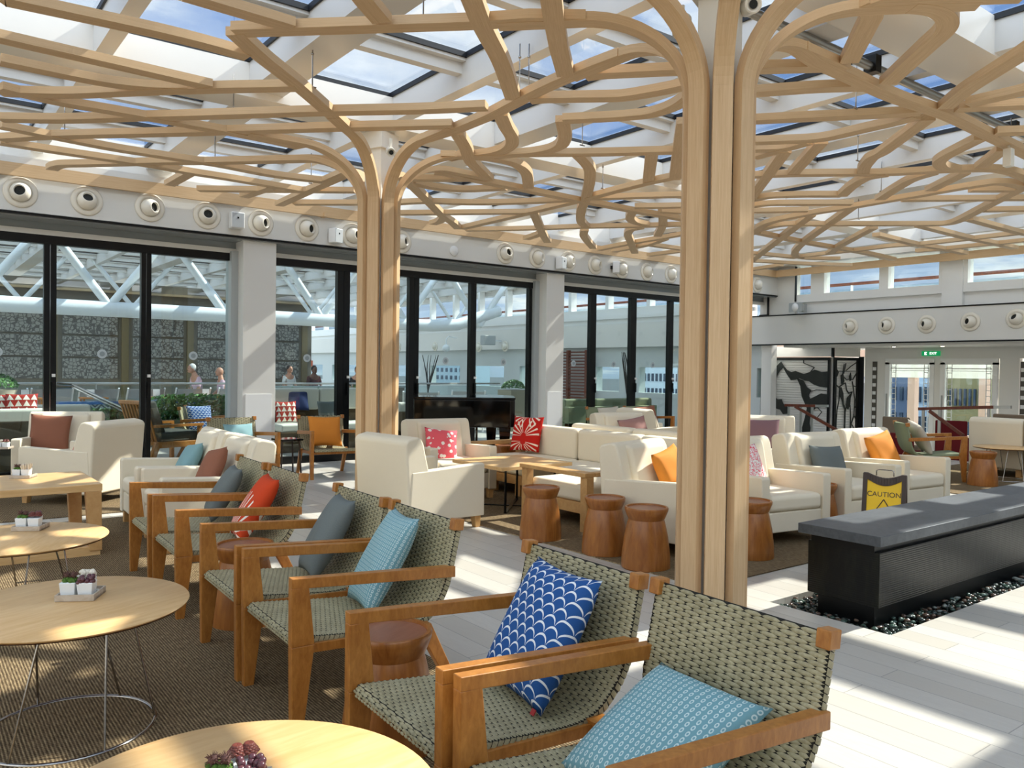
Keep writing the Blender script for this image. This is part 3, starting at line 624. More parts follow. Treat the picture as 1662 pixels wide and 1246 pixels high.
W0 = make_woven('woven_armchair', 'woven olive armchair with teak arms holding the slate blue pillow, furthest left of the front row', wick, wickd, True, GW)
W0.location = (1.545, 5.35, 0); RZ = face(-1, .04); W0.rotation_euler = (0, 0, RZ)
W0['label'] = 'woven armchair with a slate blue pillow, furthest back in the front row'
WA = [(1.535, 4.72, RZ, 'woven armchair holding the red fern-print pillow in the front row'),
      (1.51, 3.70, RZ, 'woven armchair with a slate blue pillow, next to the upright teal pillow'),
      (1.495, 3.06, RZ, 'woven armchair with an upright teal pillow, standing left of the blue scallop pillow chair'),
      (1.462, 2.005, RZ, 'woven armchair holding the blue and white scallop-print pillow'),
      (1.452, 1.37, RZ, 'nearest woven armchair with a teal pillow lying flat on its seat'),
      (4.28, 9.36, face(-.15, -.99), 'woven armchair with a bright orange pillow facing us by the glass doors'),
      (3.24, 9.42, face(.06, -1), 'woven armchair with a teal pillow in front of the white pillar by the glass doors')]
for x, y, rz, lb in WA: dup(W0, (x, y, 0), rz, lb, GW)
SG = make_woven('upholstered_armchair', 'sage green armchair with teak arms and a beige pillow at the right', sage, sage, False, 'sage green armchairs with wooden arms')
SG.location = (10.69, 5.04, 0); SG.rotation_euler = (0, 0, face(.67, -.74))
# ------------------------------------------------------------------ pillows
def pillow_mesh(w, h, t, m, k=16):
    vs = []; fs = []; uv = []
    for side in (1, -1):
        for j in range(k+1):
            for i in range(k+1):
                a, b_ = i/k*2-1, j/k*2-1
                e = (1-abs(a)**2.6)*(1-abs(b_)**2.6); z = side*t/2*(max(0, e)**.42)
                pin = 1-.075*(1-a*a)*(b_*b_)-.0; pinx = 1-.075*(1-b_*b_)*(a*a)
                vs.append((a*w/2*pinx, b_*h/2*pin, z+.004*sin(a*5+b_*3)*e)); uv.append(((a+1)/2, (b_+1)/2))
    n = (k+1)**2
    for sidx in (0, 1):
        for j in range(k):
            for i in range(k):
                f = [sidx*n+j*(k+1)+i, sidx*n+j*(k+1)+i+1, sidx*n+(j+1)*(k+1)+i+1, sidx*n+(j+1)*(k+1)+i]; fs.append(tuple(f if sidx == 0 else f[::-1]))
    me = bpy.data.meshes.new('pillow'); me.from_pydata(vs, [], fs); me.materials.append(m); ul = me.uv_layers.new()
    for p in me.polygons:
        for li in p.loop_indices: ul.data[li].uv = uv[me.loops[li].vertex_index]
    bm = bmesh.new(); bm.from_mesh(me); bmesh.ops.remove_doubles(bm, verts=bm.verts, dist=.0005); bm.to_mesh(me); bm.free()
    me.polygons.foreach_set('use_smooth', [True]*len(me.polygons)); return me
def pillow(kind, label, loc, rz, lean=18, roll=0, size=(.42, .42), t=.15, group=None, tagc=None, yaw=0):
    # lean: degrees tilted back from upright; rz: the way the seat faces
    o = bpy.data.objects.new('pillow', pillow_mesh(size[0], size[1], t, PM[kind])); C.objects.link(o)
    M = Matrix.Rotation(rz+rad(yaw), 4, 'Z') @ Matrix.Rotation(rad(90-lean), 4, 'X') @ Matrix.Rotation(rad(roll), 4, 'Z')
    M.translation = Vector(loc); o.matrix_world = M
    if tagc:
        q = MB(); q.box((size[0]/2-.03, -size[1]/2+.0, .01), (.02, .018, .003)); q.build('care_label', tagc, o)
    return tag(o, label, 'pillow', group)
def onchair(x, y, rz, lx, ly, lz):
    return (x+lx*cos(rz)-ly*sin(rz), y+lx*sin(rz)+ly*cos(rz), lz)
lab_w = mat('white_label', color=hexc('eef0f0')); lab_r = mat('red_label', color=hexc('a02020'))
pillow('slate', 'slate blue square pillow on the woven armchair furthest back in the front row', onchair(1.545, 5.35, RZ, -.0, .165, .52), RZ, 30, 0, (.32, .38), .12, yaw=-8)
pillow('fern', 'red pillow with a white fern print on a woven armchair', onchair(1.535, 4.72, RZ, .0, .155, .515), RZ, 32, 0, (.36, .42), .12, yaw=-8)
pillow('slate', 'slate blue square pillow leaning between the teal pillow and the round stool', onchair(1.51, 3.70, RZ, .0, .175, .525), RZ, 29, 0, (.30, .42), .12, yaw=-8, tagc=lab_w)
pillow('dots2', 'upright teal checked pillow with a small white label on a woven armchair', onchair(1.495, 3.06, RZ, -.02, .165, .53), RZ, 29, 0, (.32, .44), .12, yaw=-8, tagc=lab_w)
pillow('scallop', 'blue pillow with white scallop print standing on its corner', onchair(1.462, 2.005, RZ, .03, .165, .525), RZ, 30, 0, (.37, .43), .13, yaw=-5, tagc=lab_r)
pillow('dots', 'teal pillow with white dots lying on the nearest woven armchair', onchair(1.452, 1.37, RZ, -.0, .08, .425), RZ, 62, 0, (.38, .43), .13)
pillow('orange', 'bright orange pillow on the woven armchair facing us by the glass doors', onchair(4.28, 9.36, face(-.15, -.99), .0, .14, .54), face(-.15, -.99), 22, -2, (.42, .40), .13)
pillow('teal', 'teal pillow on the woven armchair in front of the white pillar', onchair(3.24, 9.42, face(.06, -1), .02, .16, .52), face(.06, -1), 22, 0, (.36, .30), .13)
pillow('beige', 'beige pillow on the sage green armchair', onchair(10.69, 5.04, face(.67, -.74), .0, .12, .54), face(.67, -.74), 26, 12, (.42, .42), .13)
# ------------------------------------------------------------------ upholstered armchair
def make_arm(label, W=.76, D=.80, Hb=.80):
    r = thing('upholstered_armchair', label, 'armchair', group='cream upholstered armchairs')
    for sx in (-1, 1):
        a = MB(); pr = [(-.40, .10), (-.40, .535), (-.385, .55), (.16, .525), (.36, .52), (.385, .12)]; a.prof(pr, sx*(W/2-.09), sx*W/2)
        a.build('arm', cream, r, bevel=.022, seg=3)
    b = MB(); b.hexa([(-W/2+.085, -.385, .11), (W/2-.085, -.385, .11), (W/2-.085, .36, .11), (-W/2+.085, .36, .11)], [(-W/2+.085, -.385, .27), (W/2-.085, -.385, .27), (W/2-.085, .36, .27), (-W/2+.085, .36, .27)]); b.build('seat_base', cream, r, bevel=.012)
    c = MB(); c.box((0, -.12, .335), (W-.19, .56, .13)); c.build('seat_cushion', cream, r, bevel=.04, seg=4)
    k = MB(); x = W/2-.005
    k.hexa([(-x, .17, .12), (x, .17, .12), (x, .385, .12), (-x, .385, .12)], [(-x, .17, .5), (x, .17, .5), (x, .40, .5), (-x, .40, .5)])
    bk = MB(); n = 8
    pr = [(.155, .28), (.17, .45), (.245, .745), (.27, .79), (.31, Hb), (.40, Hb-.02), (.425, Hb-.05), (.40, .45), (.385, .11), (.20, .11)]
    bk.prof(pr, -x, x); bk.build('backrest', cream, r, bevel=.024, seg=3)
    ip = MB(); ip.hexa([(-x+.12, .11, .38), (x-.12, .11, .38), (x-.12, .2, .38), (-x+.12, .2, .38)], [(-x+.12, .205, .77), (x-.12, .205, .77), (x-.12, .30, .79), (-x+.12, .30, .79)]); ip.build('back_cushion', cream, r, bevel=.035, seg=3)
    for sx, sy in ((-1, -1), (1, -1), (-1, 1), (1, 1)):
        l = MB(); X, Y = sx*(W/2-.055), sy*.345; l.hexa([(X-.025, Y-.025+sy*.01, 0), (X+.025, Y-.025+sy*.01, 0), (X+.025, Y+.025+sy*.01, 0), (X-.025, Y+.025+sy*.01, 0)], [(X-.034, Y-.034, .115), (X+.034, Y-.034, .115), (X+.034, Y+.034, .115), (X-.034, Y+.034, .115)]); l.build('leg', oakd, r, bevel=.004)
    return r
GA = 'cream upholstered armchairs'
A0 = make_arm('cream armchair turned away from us in front of the further timber column'); rz = face(1, .10); A0.location = (3.57, 5.95, 0); A0.rotation_euler = (0, 0, rz)
AL = [(4.68, 7.24, face(-.14, -1), 'cream armchair with a pink flower-print pillow behind the low square table'),
      (4.78, 4.22, face(.22, -1), 'cream armchair with the orange pillow just left of the front timber column'),
      (5.68, 4.05, face(-.16, -1), 'cream armchair with the pink coral-print pillow right of the front timber column'),
      (6.78, 4.03, face(-.13, -1), 'cream armchair with the slate blue pillow behind the fountain slab'),
      (7.86, 4.09, face(-.10, -1), 'cream armchair with the orange pillow behind the caution sign'),
      (8.75, 6.15, face(-.75, -.66), 'cream armchair with a mauve pillow in front of the black patterned screens'),
      (7.55, 7.35, face(-.2, -1), 'cream armchair with a dusty rose pillow behind the long sofa'),
      (9.05, 8.35, face(1, -.2), 'cream armchair seen from the side by the glass doors next to the front column'),
      (1.91, 7.12, face(-1, .05), 'cream armchair with a teal pillow, further of the pair behind the woven row'),
      (1.90, 6.34, face(-1, .05), 'cream armchair with a terracotta pillow, nearer of the pair behind the woven row'),
      (1.48, 8.93, face(-.66, .75), 'sunlit cream armchair turned away from us at the far left'),
      (1.46, 10.16, face(-.35, -.93), 'cream armchair with a terracotta pillow facing us at the far left')]
for x, y, rz, lb in AL: dup(A0, (x, y, 0), rz, lb, GA)
def pa(i, kind, label, lx=0, lz=.56, lean=16, roll=0, size=(.42, .42), ly=.06, t=.13, yaw=0):
    x, y, rz, _ = AL[i]; return pillow(kind, label, onchair(x, y, rz, lx, ly, lz), rz, lean, roll, size, t, yaw=yaw)
pa(0, 'coral', 'pink pillow with white flowers on a cream armchair', -.05, .53, 22, -8, (.38, .37))
pa(1, 'orange', 'orange pillow on the cream armchair left of the front timber column', .12, .56, 20, 10, (.40, .38))
pa(2, 'branch', 'pink and white coral-print pillow right of the front timber column', -.10, .55, 22, 6, (.40, .40))
pa(3, 'slate', 'slate blue pillow on the cream armchair behind the fountain slab', -.02, .54, 20, -3, (.42, .32))
pa(4, 'orange', 'orange pillow on the cream armchair behind the caution sign', -.02, .57, 20, 10, (.42, .40))
pa(5, 'mauve', 'mauve pillow on the cream armchair in front of the black patterned screens', -.06, .57, 20, 0, (.46, .40))
pa(6, 'rose', 'dusty rose pillow on the cream armchair behind the long sofa', .1, .57, 20, 8, (.44, .36))
pa(7, 'beige', 'beige pillow on the cream armchair seen from the side by the glass doors', .0, .55, 20, 0, (.40, .34))
pa(8, 'teal', 'teal pillow on the further of the two cream armchairs behind the woven row', .04, .53, 26, 8, (.36, .34))
pa(9, 'brown', 'terracotta pillow on the nearer of the two cream armchairs behind the woven row', .04, .55, 24, 10, (.37, .36), ly=.02)
pa(11, 'brown', 'terracotta pillow on the cream armchair facing us at the far left', -.12, .57, 14, -3, (.42, .42))
pa(10, 'star', 'red patterned pillow mostly hidden in the sunlit cream armchair turned away from us', .0, .54, 22, 0, (.36, .36))
# ------------------------------------------------------------------ wooden drum stools
def make_stool(label):
    r = thing('drum_stool', label, 'side table', group='turned wooden drum stools')
    b = MB(); b.lathe([(.160, 0), (.168, .01), (.165, .10), (.150, .22), (.130, .31), (.122, .335), (.128, .345), (.148, .395), (.150, .412), (.146, .42), (.134, .42), (.132, .408)], 40); b.build('body', stoolw, r, smooth=True)
    t_ = MB(); t_.lathe([(.131, .400), (.131, .409)], 40); t_.build('tray_top', stooltop, r, smooth=True); return r
S0 = make_stool('wooden drum stool, leftmost of the three beside the corner sofa'); S0.location = (4.10, 4.97, 0)
for x, y, lb in ((4.17, 4.31, 'wooden drum stool, middle of the three beside the corner sofa'), (4.11, 3.84, 'wooden drum stool nearest us beside the front timber column'),
                 (4.98, 3.62, 'wooden drum stool partly hidden behind the front timber column'), (6.24, 3.86, 'wooden drum stool between two cream armchairs behind the fountain'),
                 (10.62, 4.36, 'wooden drum stool in front of the sage green armchair'), (1.46, 4.21, 'wooden drum stool beside the woven armchair with the red fern pillow'),
                 (1.40, 2.53, 'wooden drum stool beside the woven armchair with the blue scallop pillow'), (6.0, 7.95, 'wooden drum stool behind the sofa arm near the red spray-print pillow')):
    dup(S0, (x, y, 0), random.random(), lb)
# ------------------------------------------------------------------ round tables with wire legs
def make_rtable(label, R=.41, Z=.465, RB=.29):
    r = thing('round_table', label, 'coffee table', group='round wire-leg tables')
    t_ = MB(); t_.lathe([(R-.02, Z-.016), (R-.003, Z-.009), (R, Z-.004), (R-.003, Z)], 72); t_.build('tabletop', [oak], r, smooth=True, auto=60)
    e = MB(); e.lathe([(R-.03, Z-.020), (R-.012, Z-.0165)], 72); e.build('edge_underside', darkwood, r, smooth=True)
    ring = MB(); ring.tube([(RB*cos(2*pi*i/64), RB*sin(2*pi*i/64), .008) for i in range(64)], .0075, 10, closed=True); ring.build('floor_ring', chrome, r, smooth=True)
    for i in range(6):
        a = 2*pi*i/6+.35; w_ = MB(); w_.tube([(RB*cos(a), RB*sin(a), .012), (.20*cos(a+.25), .20*sin(a+.25), Z-.02)], .0045, 8); w_.build('leg', chrome, r, smooth=True)
    return r
T0 = make_rtable('round oak table with wire legs, second from the front at the left'); T0.location = (.51, 3.33, 0); T0.rotation_euler = (0, 0, .4)
for x, y, lb, rz in ((.50, 4.76, 'round oak table with wire legs just in front of the low rectangular table', 1.1), (.545, 1.60, 'nearest round oak table at the bottom edge', .1), (.35, 8.95, 'round oak table at the far left edge beside the cream armchairs', .2)):
    dup(T0, (x, y, 0), rz, lb)
T1 = make_rtable('round table with thin wire legs in front of the high-backed cream sofa at the right', .36, .43, .26); T1.location = (11.45, 4.45, 0)
# low rectangular table with box base
r = thing('rectangular_coffee_table', 'low rectangular oak table with a framed base at the left', 'coffee table', (.42, 6.67, 0))
b = MB(); b.box((0, 0, .482), (1.48, .84, .05)); b.build('tabletop', oak, r, bevel=.004)
for sx in (-1, 1):
    for sy in (-1, 1):
        X, Y = sx*.70, sy*.385; l = MB(); l.hexa([(X-.04, Y-.035, .04), (X+.04, Y-.035, .04), (X+.04, Y+.035, .04), (X-.04, Y+.035, .04)], [(X-sx*.01-.055, Y-.035, .458), (X-sx*.01+.045, Y-.035, .458), (X-sx*.01+.045, Y+.035, .458), (X-sx*.01-.055, Y+.035, .458)]); l.build('leg', oakd, r, bevel=.004)
b = MB(); b.box((0, 0, .035), (1.46, .82, .07)); b.build('plinth', oak, r, bevel=.004)
# square table with black X frame
r = thing('square_coffee_table', 'square oak table on a thin black cross frame between the cream armchairs', 'coffee table', (4.82, 6.30, 0))
b = MB(); b.box((0, 0, .437), (.86, .82, .035)); b.build('tabletop', oak, r, bevel=.003)
b = MB()
for sx, sy in ((-1, -1), (1, -1), (1, 1), (-1, 1)): b.beam((sx*.30, sy*.30, .0), (sx*.30, sy*.30, .42), .016, .016)
b.beam((-.3, -.3, .01), (.3, .3, .01), .03, .018); b.beam((-.3, .3, .0105), (.3, -.3, .0105), .03, .018); b.build('cross_frame', black, r)
# small black side table by the doors
r = thing('black_side_table', 'small black side table between the two woven armchairs by the doors', 'side table', (3.77, 9.40, 0))
b = MB(); b.lathe([(.19, .455), (.20, .46), (.20, .475), (.19, .48)], 4, M=Matrix.Rotation(pi/4+.1, 3, 'Z')); b.build('tabletop', gloss, r, bevel=.01)
for i in range(4):
    a = pi/4+i*pi/2; l = MB(); l.tube([(.15*cos(a), .15*sin(a), .455), (.18*cos(a), .18*sin(a), 0)], .01, 6); l.build('leg', mat('dark_bronze', color=hexc('2c1d15'), rough=.3), r)
# ------------------------------------------------------------------ planter trays
white_pot = mat('white_ceramic', color=hexc('e9ecec'), rough=.3); traym = wood('whitewashed_wood', hexc('a58f76'), hexc('cfc5b6'), (3, 20, 3), .6, 8)
moss = fabric('moss', hexc('63813a'), hexc('3a5322'), 120, .95, .004); grape = mat('purple_beads', color=hexc('5a3138'), rough=.3); dry = mat('dried_flower_brown', color=hexc('5d3d35'), rough=.8); coralm = mat('dried_white_coral', color=hexc('e3d9c6'), rough=.8); pebw = mat('white_gravel', color=hexc('dcdad2'), rough=.8)
def plant(kind, parent, z):
    rnd = random.Random(sum(map(ord, kind)) % 99); b = MB()
    if kind == 'moss':
        for i in range(26): b.ball((rnd.uniform(-.026, .026), rnd.uniform(-.026, .026), z+rnd.uniform(-.002, .010)), rnd.uniform(.006, .011), 5)
        b.build('moss', moss, parent, smooth=True); b = MB()
        for q in ((-.013, .008), (.015, .004)):
            c = Vector((q[0], q[1], z+.024)); b.ball(c, .011, 6)
            for i in range(46):
                d = Vector((rnd.gauss(0, 1), rnd.gauss(0, 1), rnd.gauss(0, 1)+.2)).normalized(); b.tube([c+d*.009, c+d*.019], [.0018, .0004], 4)
        b.build('seed_head', dry, parent)
    elif kind == 'grape':
        for i in range(22): b.ball((rnd.uniform(-.026, .026), rnd.uniform(-.026, .026), z+rnd.uniform(0, .018)), .0095, 6)
        b.build('berries', grape, parent, smooth=True)
    elif kind == 'coral':
        for i in range(34): b.ball((rnd.uniform(-.03, .03), rnd.uniform(-.02, .02), z+rnd.uniform(0, .026)), rnd.uniform(.006, .012), 5)
        b.build('dried_coral', coralm, parent, smooth=True)
    elif kind == 'spikes':
        for i in range(40):
            x, y = rnd.uniform(-.026, .026), rnd.uniform(-.026, .026); b.tube([(x, y, z-.01), (x*1.4, y*1.4, z+rnd.uniform(.03, .05))], [.003, .0045], 5)
        b.build('dried_stems', coralm, parent)
    else:
        for q in ((-.012, 0), (.014, .006)):
            c = Vector((q[0], q[1], z+.012))
            for k in range(5):
                for i in range(9):
                    a = i*2*pi/9+k*.3; rr = .018-.003*k; p = c+Vector((cos(a)*rr, sin(a)*rr, .004*k)); b.ball(p, .0052, 4, sq=(1.3, 1.3, .8))
        b.build('succulent', mat('red_brown_succulent', color=hexc('6b2f22'), rough=.5), parent, smooth=True)
def pot(loc, rz, kind, label, sz=.062, hh=.058):
    r = thing('plant_pot', label, 'potted plant', loc, rz, 'white pots on the tabletop trays'); r.scale = (.92,)*3; b = MB(); s_ = sz/2
    b.hexa([(-s_*.84, -s_*.84, 0), (s_*.84, -s_*.84, 0), (s_*.84, s_*.84, 0), (-s_*.84, s_*.84, 0)], [(-s_, -s_, hh), (s_, -s_, hh), (s_, s_, hh), (-s_, s_, hh)]); b.build('pot', white_pot, r, bevel=.003); plant(kind, r, hh); return r
def tray(x, y, z, rz, where, kinds):
    r = thing('planter_tray', 'tray of little plant pots '+where, 'tray', (x, y, z), rz, 'planter trays')
    b = MB(); b.box((0, 0, .005), (.138, .130, .010))
    for q, d in (((0, -.062, .012), (.138, .007, .024)), ((0, .062, .012), (.138, .007, .024)), ((-.0655, 0, .012), (.007, .117, .024)), ((.0655, 0, .012), (.007, .117, .024))): b.box(q, d)
    b.build('box', traym, r, bevel=.001)
    g = MB(); rnd = random.Random(3)
    for i in range(60): g.ball((rnd.uniform(-.058, .058), rnd.uniform(-.054, .054), .010+rnd.random()*.004), .005, 4)
    tag(g.build('gravel', pebw, r), kind='stuff')
    names = dict(moss='moss', grape='purple berries', coral='pale dried coral', spikes='pale dried stems', succ='red-brown succulents')
    for (lx, ly), k in zip(((-.032, -.020), (.031, -.026), (.010, .031)), kinds):
        pot((x+lx*cos(rz)-ly*sin(rz), y+lx*sin(rz)+ly*cos(rz), z+.0115), rz, k, 'white pot of '+names[k]+' '+where.replace('on the', 'on the tray of the', 1))
x, y = at(131, 968, .466); tray(x, y, .466, -.5, 'on the second-nearest round table', ('moss', 'grape', 'coral'))
x, y = at(50, 858, .466); tray(x, y, .466, -.5, 'on the round table before the rectangular one', ('moss', 'succ', 'grape'))
x, y = at(383, 1292, .466); tray(x, y, .466, -.4, 'on the nearest round table', ('moss', 'grape', 'succ'))
x, y = at(38, 775, .507); tray(x, y, .508, -.5, 'on the rectangular table', ('moss', 'spikes', 'succ'))
x, y = at(6, 728, .466); tray(x, y, .466, -.5, 'on the far left round table', ('coral', 'succ', 'moss'))
def atplane(px, py, v=None, u=None):      # where the sight line to a point of the photo meets a wall plane
    d = fw*F + rt*(px-831) - up*(py-623); t = (v/d.y) if v is not None else (u/d.x)
    return Vector((d.x*t, d.y*t, H+d.z*t))
def text_obj(name, body, size, m, parent, M, align='CENTER', ext=.001):
    cu = bpy.data.curves.new(name, 'FONT'); cu.body = body; cu.size = size; cu.extrude = ext; cu.align_x = align; cu.align_y = 'CENTER'
    t = bpy.data.objects.new(name+'_src', cu); C.objects.link(t); bpy.context.view_layer.update()
    me = bpy.data.meshes.new_from_object(t.evaluated_get(bpy.context.evaluated_depsgraph_get())); bpy.data.objects.remove(t); bpy.data.curves.remove(cu)
    me.materials.clear(); me.materials.append(m); o = bpy.data.objects.new(name, me); C.objects.link(o); o.parent = parent; o.matrix_local = M; return o
# ------------------------------------------------------------------ sofas
def cushion(p, name, c, d, bev=.04, m=None): b = MB(); b.box(c, d); return b.build(name, m or cream, p, bevel=bev, seg=4)
SO = thing('corner_sofa', 'long cream corner sofa with oak frame and the red spray-print pillow', 'sofa', (5.62, 6.3, 0), 0, 'cream sofas on oak frames')
for i, v in enumerate((7.07, 6.05)): cushion(SO, 'seat_cushion', (-.02, v-6.3, .30), (.74, 1.0, .15))
cushion(SO, 'seat_cushion', (-.02, 5.22-6.3, .30), (.74, .62, .15))
for v in (7.10, 6.16, 5.22): cushion(SO, 'back_cushion', (.42, v-6.3, .525), (.17, .92, .36), .05)
b = MB(); b.bb((-.38, -1.38, .13), (.50, 1.38, .225)); b.build('frame', oakd, SO, bevel=.004)
b = MB(); b.bb((.46, -1.38, .22), (.51, 1.38, .62)); b.build('back_panel', cream, SO, bevel=.01)
for q in ((-.33, 1.30), (.45, 1.30), (-.33, .45), (.45, -.3), (.45, -1.3), (-.33, .95)): MB().box((q[0], q[1], .066), (.09, .09, .13)).build('leg', oakd, SO, bevel=.003)
b = MB(); b.bb((-.42, 1.40, .13), (-.34, 1.50, .50)); b.bb((.40, 1.40, .13), (.48, 1.50, .50)); b.bb((-.42, 1.39, .465), (.50, 1.51, .505)); b.build('armrest', oakd, SO, bevel=.004)
CH = thing('chaise_seat', 'cream chaise end of the corner sofa with an oak arm frame, behind the drum stools', 'sofa', (4.93, 5.34, 0))
cushion(CH, 'seat_cushion', (-.0, .06, .30), (.60, .74, .15)); cushion(CH, 'back_cushion', (.16, -.29, .50), (.42, .16, .30), .05)
b = MB(); b.bb((-.30, -.36, .13), (.28, .42, .225)); b.build('frame', oakd, CH, bevel=.004)
for q in ((-.26, .38), (.22, .38), (.22, -.32)): MB().box((q[0], q[1], .066), (.08, .08, .13)).build('leg', oakd, CH, bevel=.003)
b = MB(); b.bb((-.40, .36, .0), (-.32, .43, .465)); b.bb((-.40, -.44, .0), (-.32, -.36, .465)); b.bb((-.42, -.44, .465), (-.30, .44, .50)); b.bb((-.30, -.45, .465), (.10, -.37, .50)); b.build('arm_frame', oakd, CH, bevel=.004)
pillow('star', 'red pillow with a white spray print at the far end of the corner sofa', (5.86, 7.38, .60), face(-1, -.3), 14, 0, (.42, .42), .13)
S2 = thing('low_sofa', 'cream sofa seen from behind, back to back with the corner sofa', 'sofa', (6.85, 6.0, 0), 0, 'cream sofas on oak frames')
for v in (.75, -.25): cushion(S2, 'seat_cushion', (.05, v, .30), (.72, .98, .15)); cushion(S2, 'back_cushion', (-.36, v, .53), (.17, .98, .38), .05)
b = MB(); b.bb((-.45, -.8, .13), (.42, 1.3, .225)); b.build('frame', oakd, S2, bevel=.004)
for q in ((-.4, -.75), (.38, -.75), (-.4, 1.2), (.38, 1.2)): MB().box((q[0], q[1], .066), (.08, .08, .13)).build('leg', oakd, S2)
def hsofa(v, lb):
    r = thing('high_back_sofa', lb, 'sofa', (12.15, v, 0), 0, 'high-backed cream sofas')
    b = MB(); b.prof([(-.38, .11), (-.40, .74), (-.36, .785), (-.24, .785), (-.15, .4), (-.12, .11)], -.335, .335); o = b.build('backrest', cream, r, bevel=.03, seg=3); o.rotation_euler = (0, 0, -pi/2); o.location = (0, 0, 0); 
    cushion(r, 'seat_cushion', (.12, 0, .30), (.62, .64, .18)); b = MB(); b.box((.1, 0, .16), (.64, .66, .12)); b.build('seat_base', cream, r, bevel=.01)
    for q in ((-.3, -.28), (-.3, .28), (.36, -.28), (.36, .28)): MB().box((q[0], q[1], .055), (.07, .07, .11)).build('leg', oakd, r)
hsofa(4.69, 'high-backed cream sofa seen from behind at the right, left one of the two'); hsofa(4.00, 'high-backed cream sofa cut off by the right edge of the view')
for (x, y), kd, lb, pl in (((9.55, 9.75), 'beige', 'sage green armchair with a beige pillow by the glass doors', 'beige pillow on the sage green armchair by the glass doors'), ((10.45, 9.75), 'brown', 'sage green armchair with a terracotta pillow by the glass doors', 'terracotta pillow on the sage green armchair by the glass doors')):
    q = dup(SG, (x, y, 0), face(-.25, -1), lb, 'sage green armchairs with wooden arms'); pillow(kd, pl, onchair(x, y, face(-.25, -1), .05, .12, .55), face(-.25, -1), 22, 4, (.42, .40), .12)
# ------------------------------------------------------------------ fountain
FT = thing('stone_fountain', 'long black stone water feature with a grey slab top and wet ribbed sides', 'fountain', (4.16, 2.455, 0))
MB().bb((.06, -.215, .085), (7.3, .215, .385)).build('basin_block', wetstone, FT, bevel=.003)
MB().bb((.10, -.17, -.105), (7.2, .17, .09)).build('plinth', black, FT)
MB().bb((.05, -.19, .384), (7.3, .19, .432)).build('shadow_gap', black, FT)
MB().bb((0, -.25, .43), (7.4, .245, .485)).build('slab_top', slate, FT, bevel=.003)
pb = MB(); rnd = random.Random(5)
for i in range(4200):
    u = rnd.uniform(4.11, 11.4) if i % 3 else rnd.uniform(4.11, 6.2); v = rnd.uniform(2.12, 2.83)
    if u > 4.3 and 2.28 < v < 2.63: continue
    M = Matrix.Rotation(rnd.uniform(0, pi), 3, 'Z') @ Matrix.Diagonal((rnd.uniform(.8, 1.5), rnd.uniform(.6, 1), rnd.uniform(.4, .7)))
    pr = [(max(1e-4, .018*sin(pi*k/4)), -.018*cos(pi*k/4)) for k in range(5)]; pb.lathe(pr, 7, rnd.choice((0, 0, 1, 2, 3)), (u, v, -.07+rnd.uniform(0, .055)), M)
pm = [mat('pebble_%d' % i, color=hexc(c), rough=.12) for i, c in enumerate(('2b332f', '59463a', '7b8078', '3d5046'))]
o = pb.build('pebbles', pm, smooth=True, auto=180); tag(o, 'wet dark pebbles filling the pit around the black fountain', 'pebbles', kind='stuff')
structure(MB().bb((px0+.001, py0+.001, -.11), (px1, py1-.001, -.095)).build('trim_11', gloss))
# ------------------------------------------------------------------ caution sign
yel = mat('sign_yellow', color=hexc('f2c40e'), rough=.4); brn = mat('sign_brown', color=hexc('3d2f27'), rough=.5)
cx, cy = 5.93, 3.12; CS = thing('caution_sign', 'yellow and brown folding CAUTION floor sign behind the fountain', 'sign', (cx, cy, 0), face(-.93, -.36))
def leaf_(sg, nm):
    th = rad(11)*sg; M = Matrix.Translation((0, -.01*sg, .60)) @ Matrix.Rotation(-th, 4, 'X'); r_ = bpy.data.objects.new(nm, None)
    b = MB(); y = 0
    for a, c in (((-.15, -.012, -.60), (-.118, .012, -.0)), ((.118, -.012, -.60), (.15, .012, -.0)), ((-.15, -.012, -.60), (.15, .012, -.55))): b.bb(a, c)
    n = 12; pts = []
    for i in range(n+1): x = -.12+.24*i/n; pts.append((x, -.045-.045*sin(pi*i/n)))
    for i in range(n):
        (x0, z0), (x1, z1) = pts[i], pts[i+1]; t0 = 0-.035*sin(pi*i/n); t1 = 0-.035*sin(pi*(i+1)/n)
        b.hexa([(x0, -.012, z0), (x1, -.012, z1), (x1, .012, z1), (x0, .012, z0)], [(x0, -.012, t0), (x1, -.012, t1), (x1, .012, t1), (x0, .012, t0)])
    o = b.build(nm, brn, CS, bevel=.002); o.matrix_local = M
    p = MB(); ps = [(x, z+.004) for x, z in pts]; k = len(ps)
    p.add([(x, -.004, z) for x, z in ps]+[(x, .004, z) for x, z in ps]+[(-.12, -.004, -.56), (.12, -.004, -.56), (-.12, .004, -.56), (.12, .004, -.56)],
          [tuple(range(k))+(2*k+1, 2*k), tuple(range(k, 2*k))[::-1]+(2*k+2, 2*k+3)][:2]); o2 = p.build('yellow_panel', yel, o)
    if sg > 0:
        text_obj('lettering', 'CAUTION', .052, brn, o2, Matrix.Translation((0, -.0052, -.155)) @ Matrix.Rotation(pi/2, 4, 'X'))
        t = MB(); T = [(-.075, -.31), (.075, -.31), (0, -.19)]
        for i in range(3): a, c = T[i], T[(i+1) % 3]; t.tube([(a[0], -.0055, a[1]), (c[0], -.0055, c[1])], .0035, 6)
        t.build('warning_triangle', brn, o2)
leaf_(1, 'front_board'); leaf_(-1, 'rear_board')
b = MB(); b.tube([(-.06, 0, .585), (-.06, 0, .622), (-.045, 0, .63), (.045, 0, .63), (.06, 0, .622), (.06, 0, .585)], .004, 8); b.build('handle', chrome, CS, smooth=True)
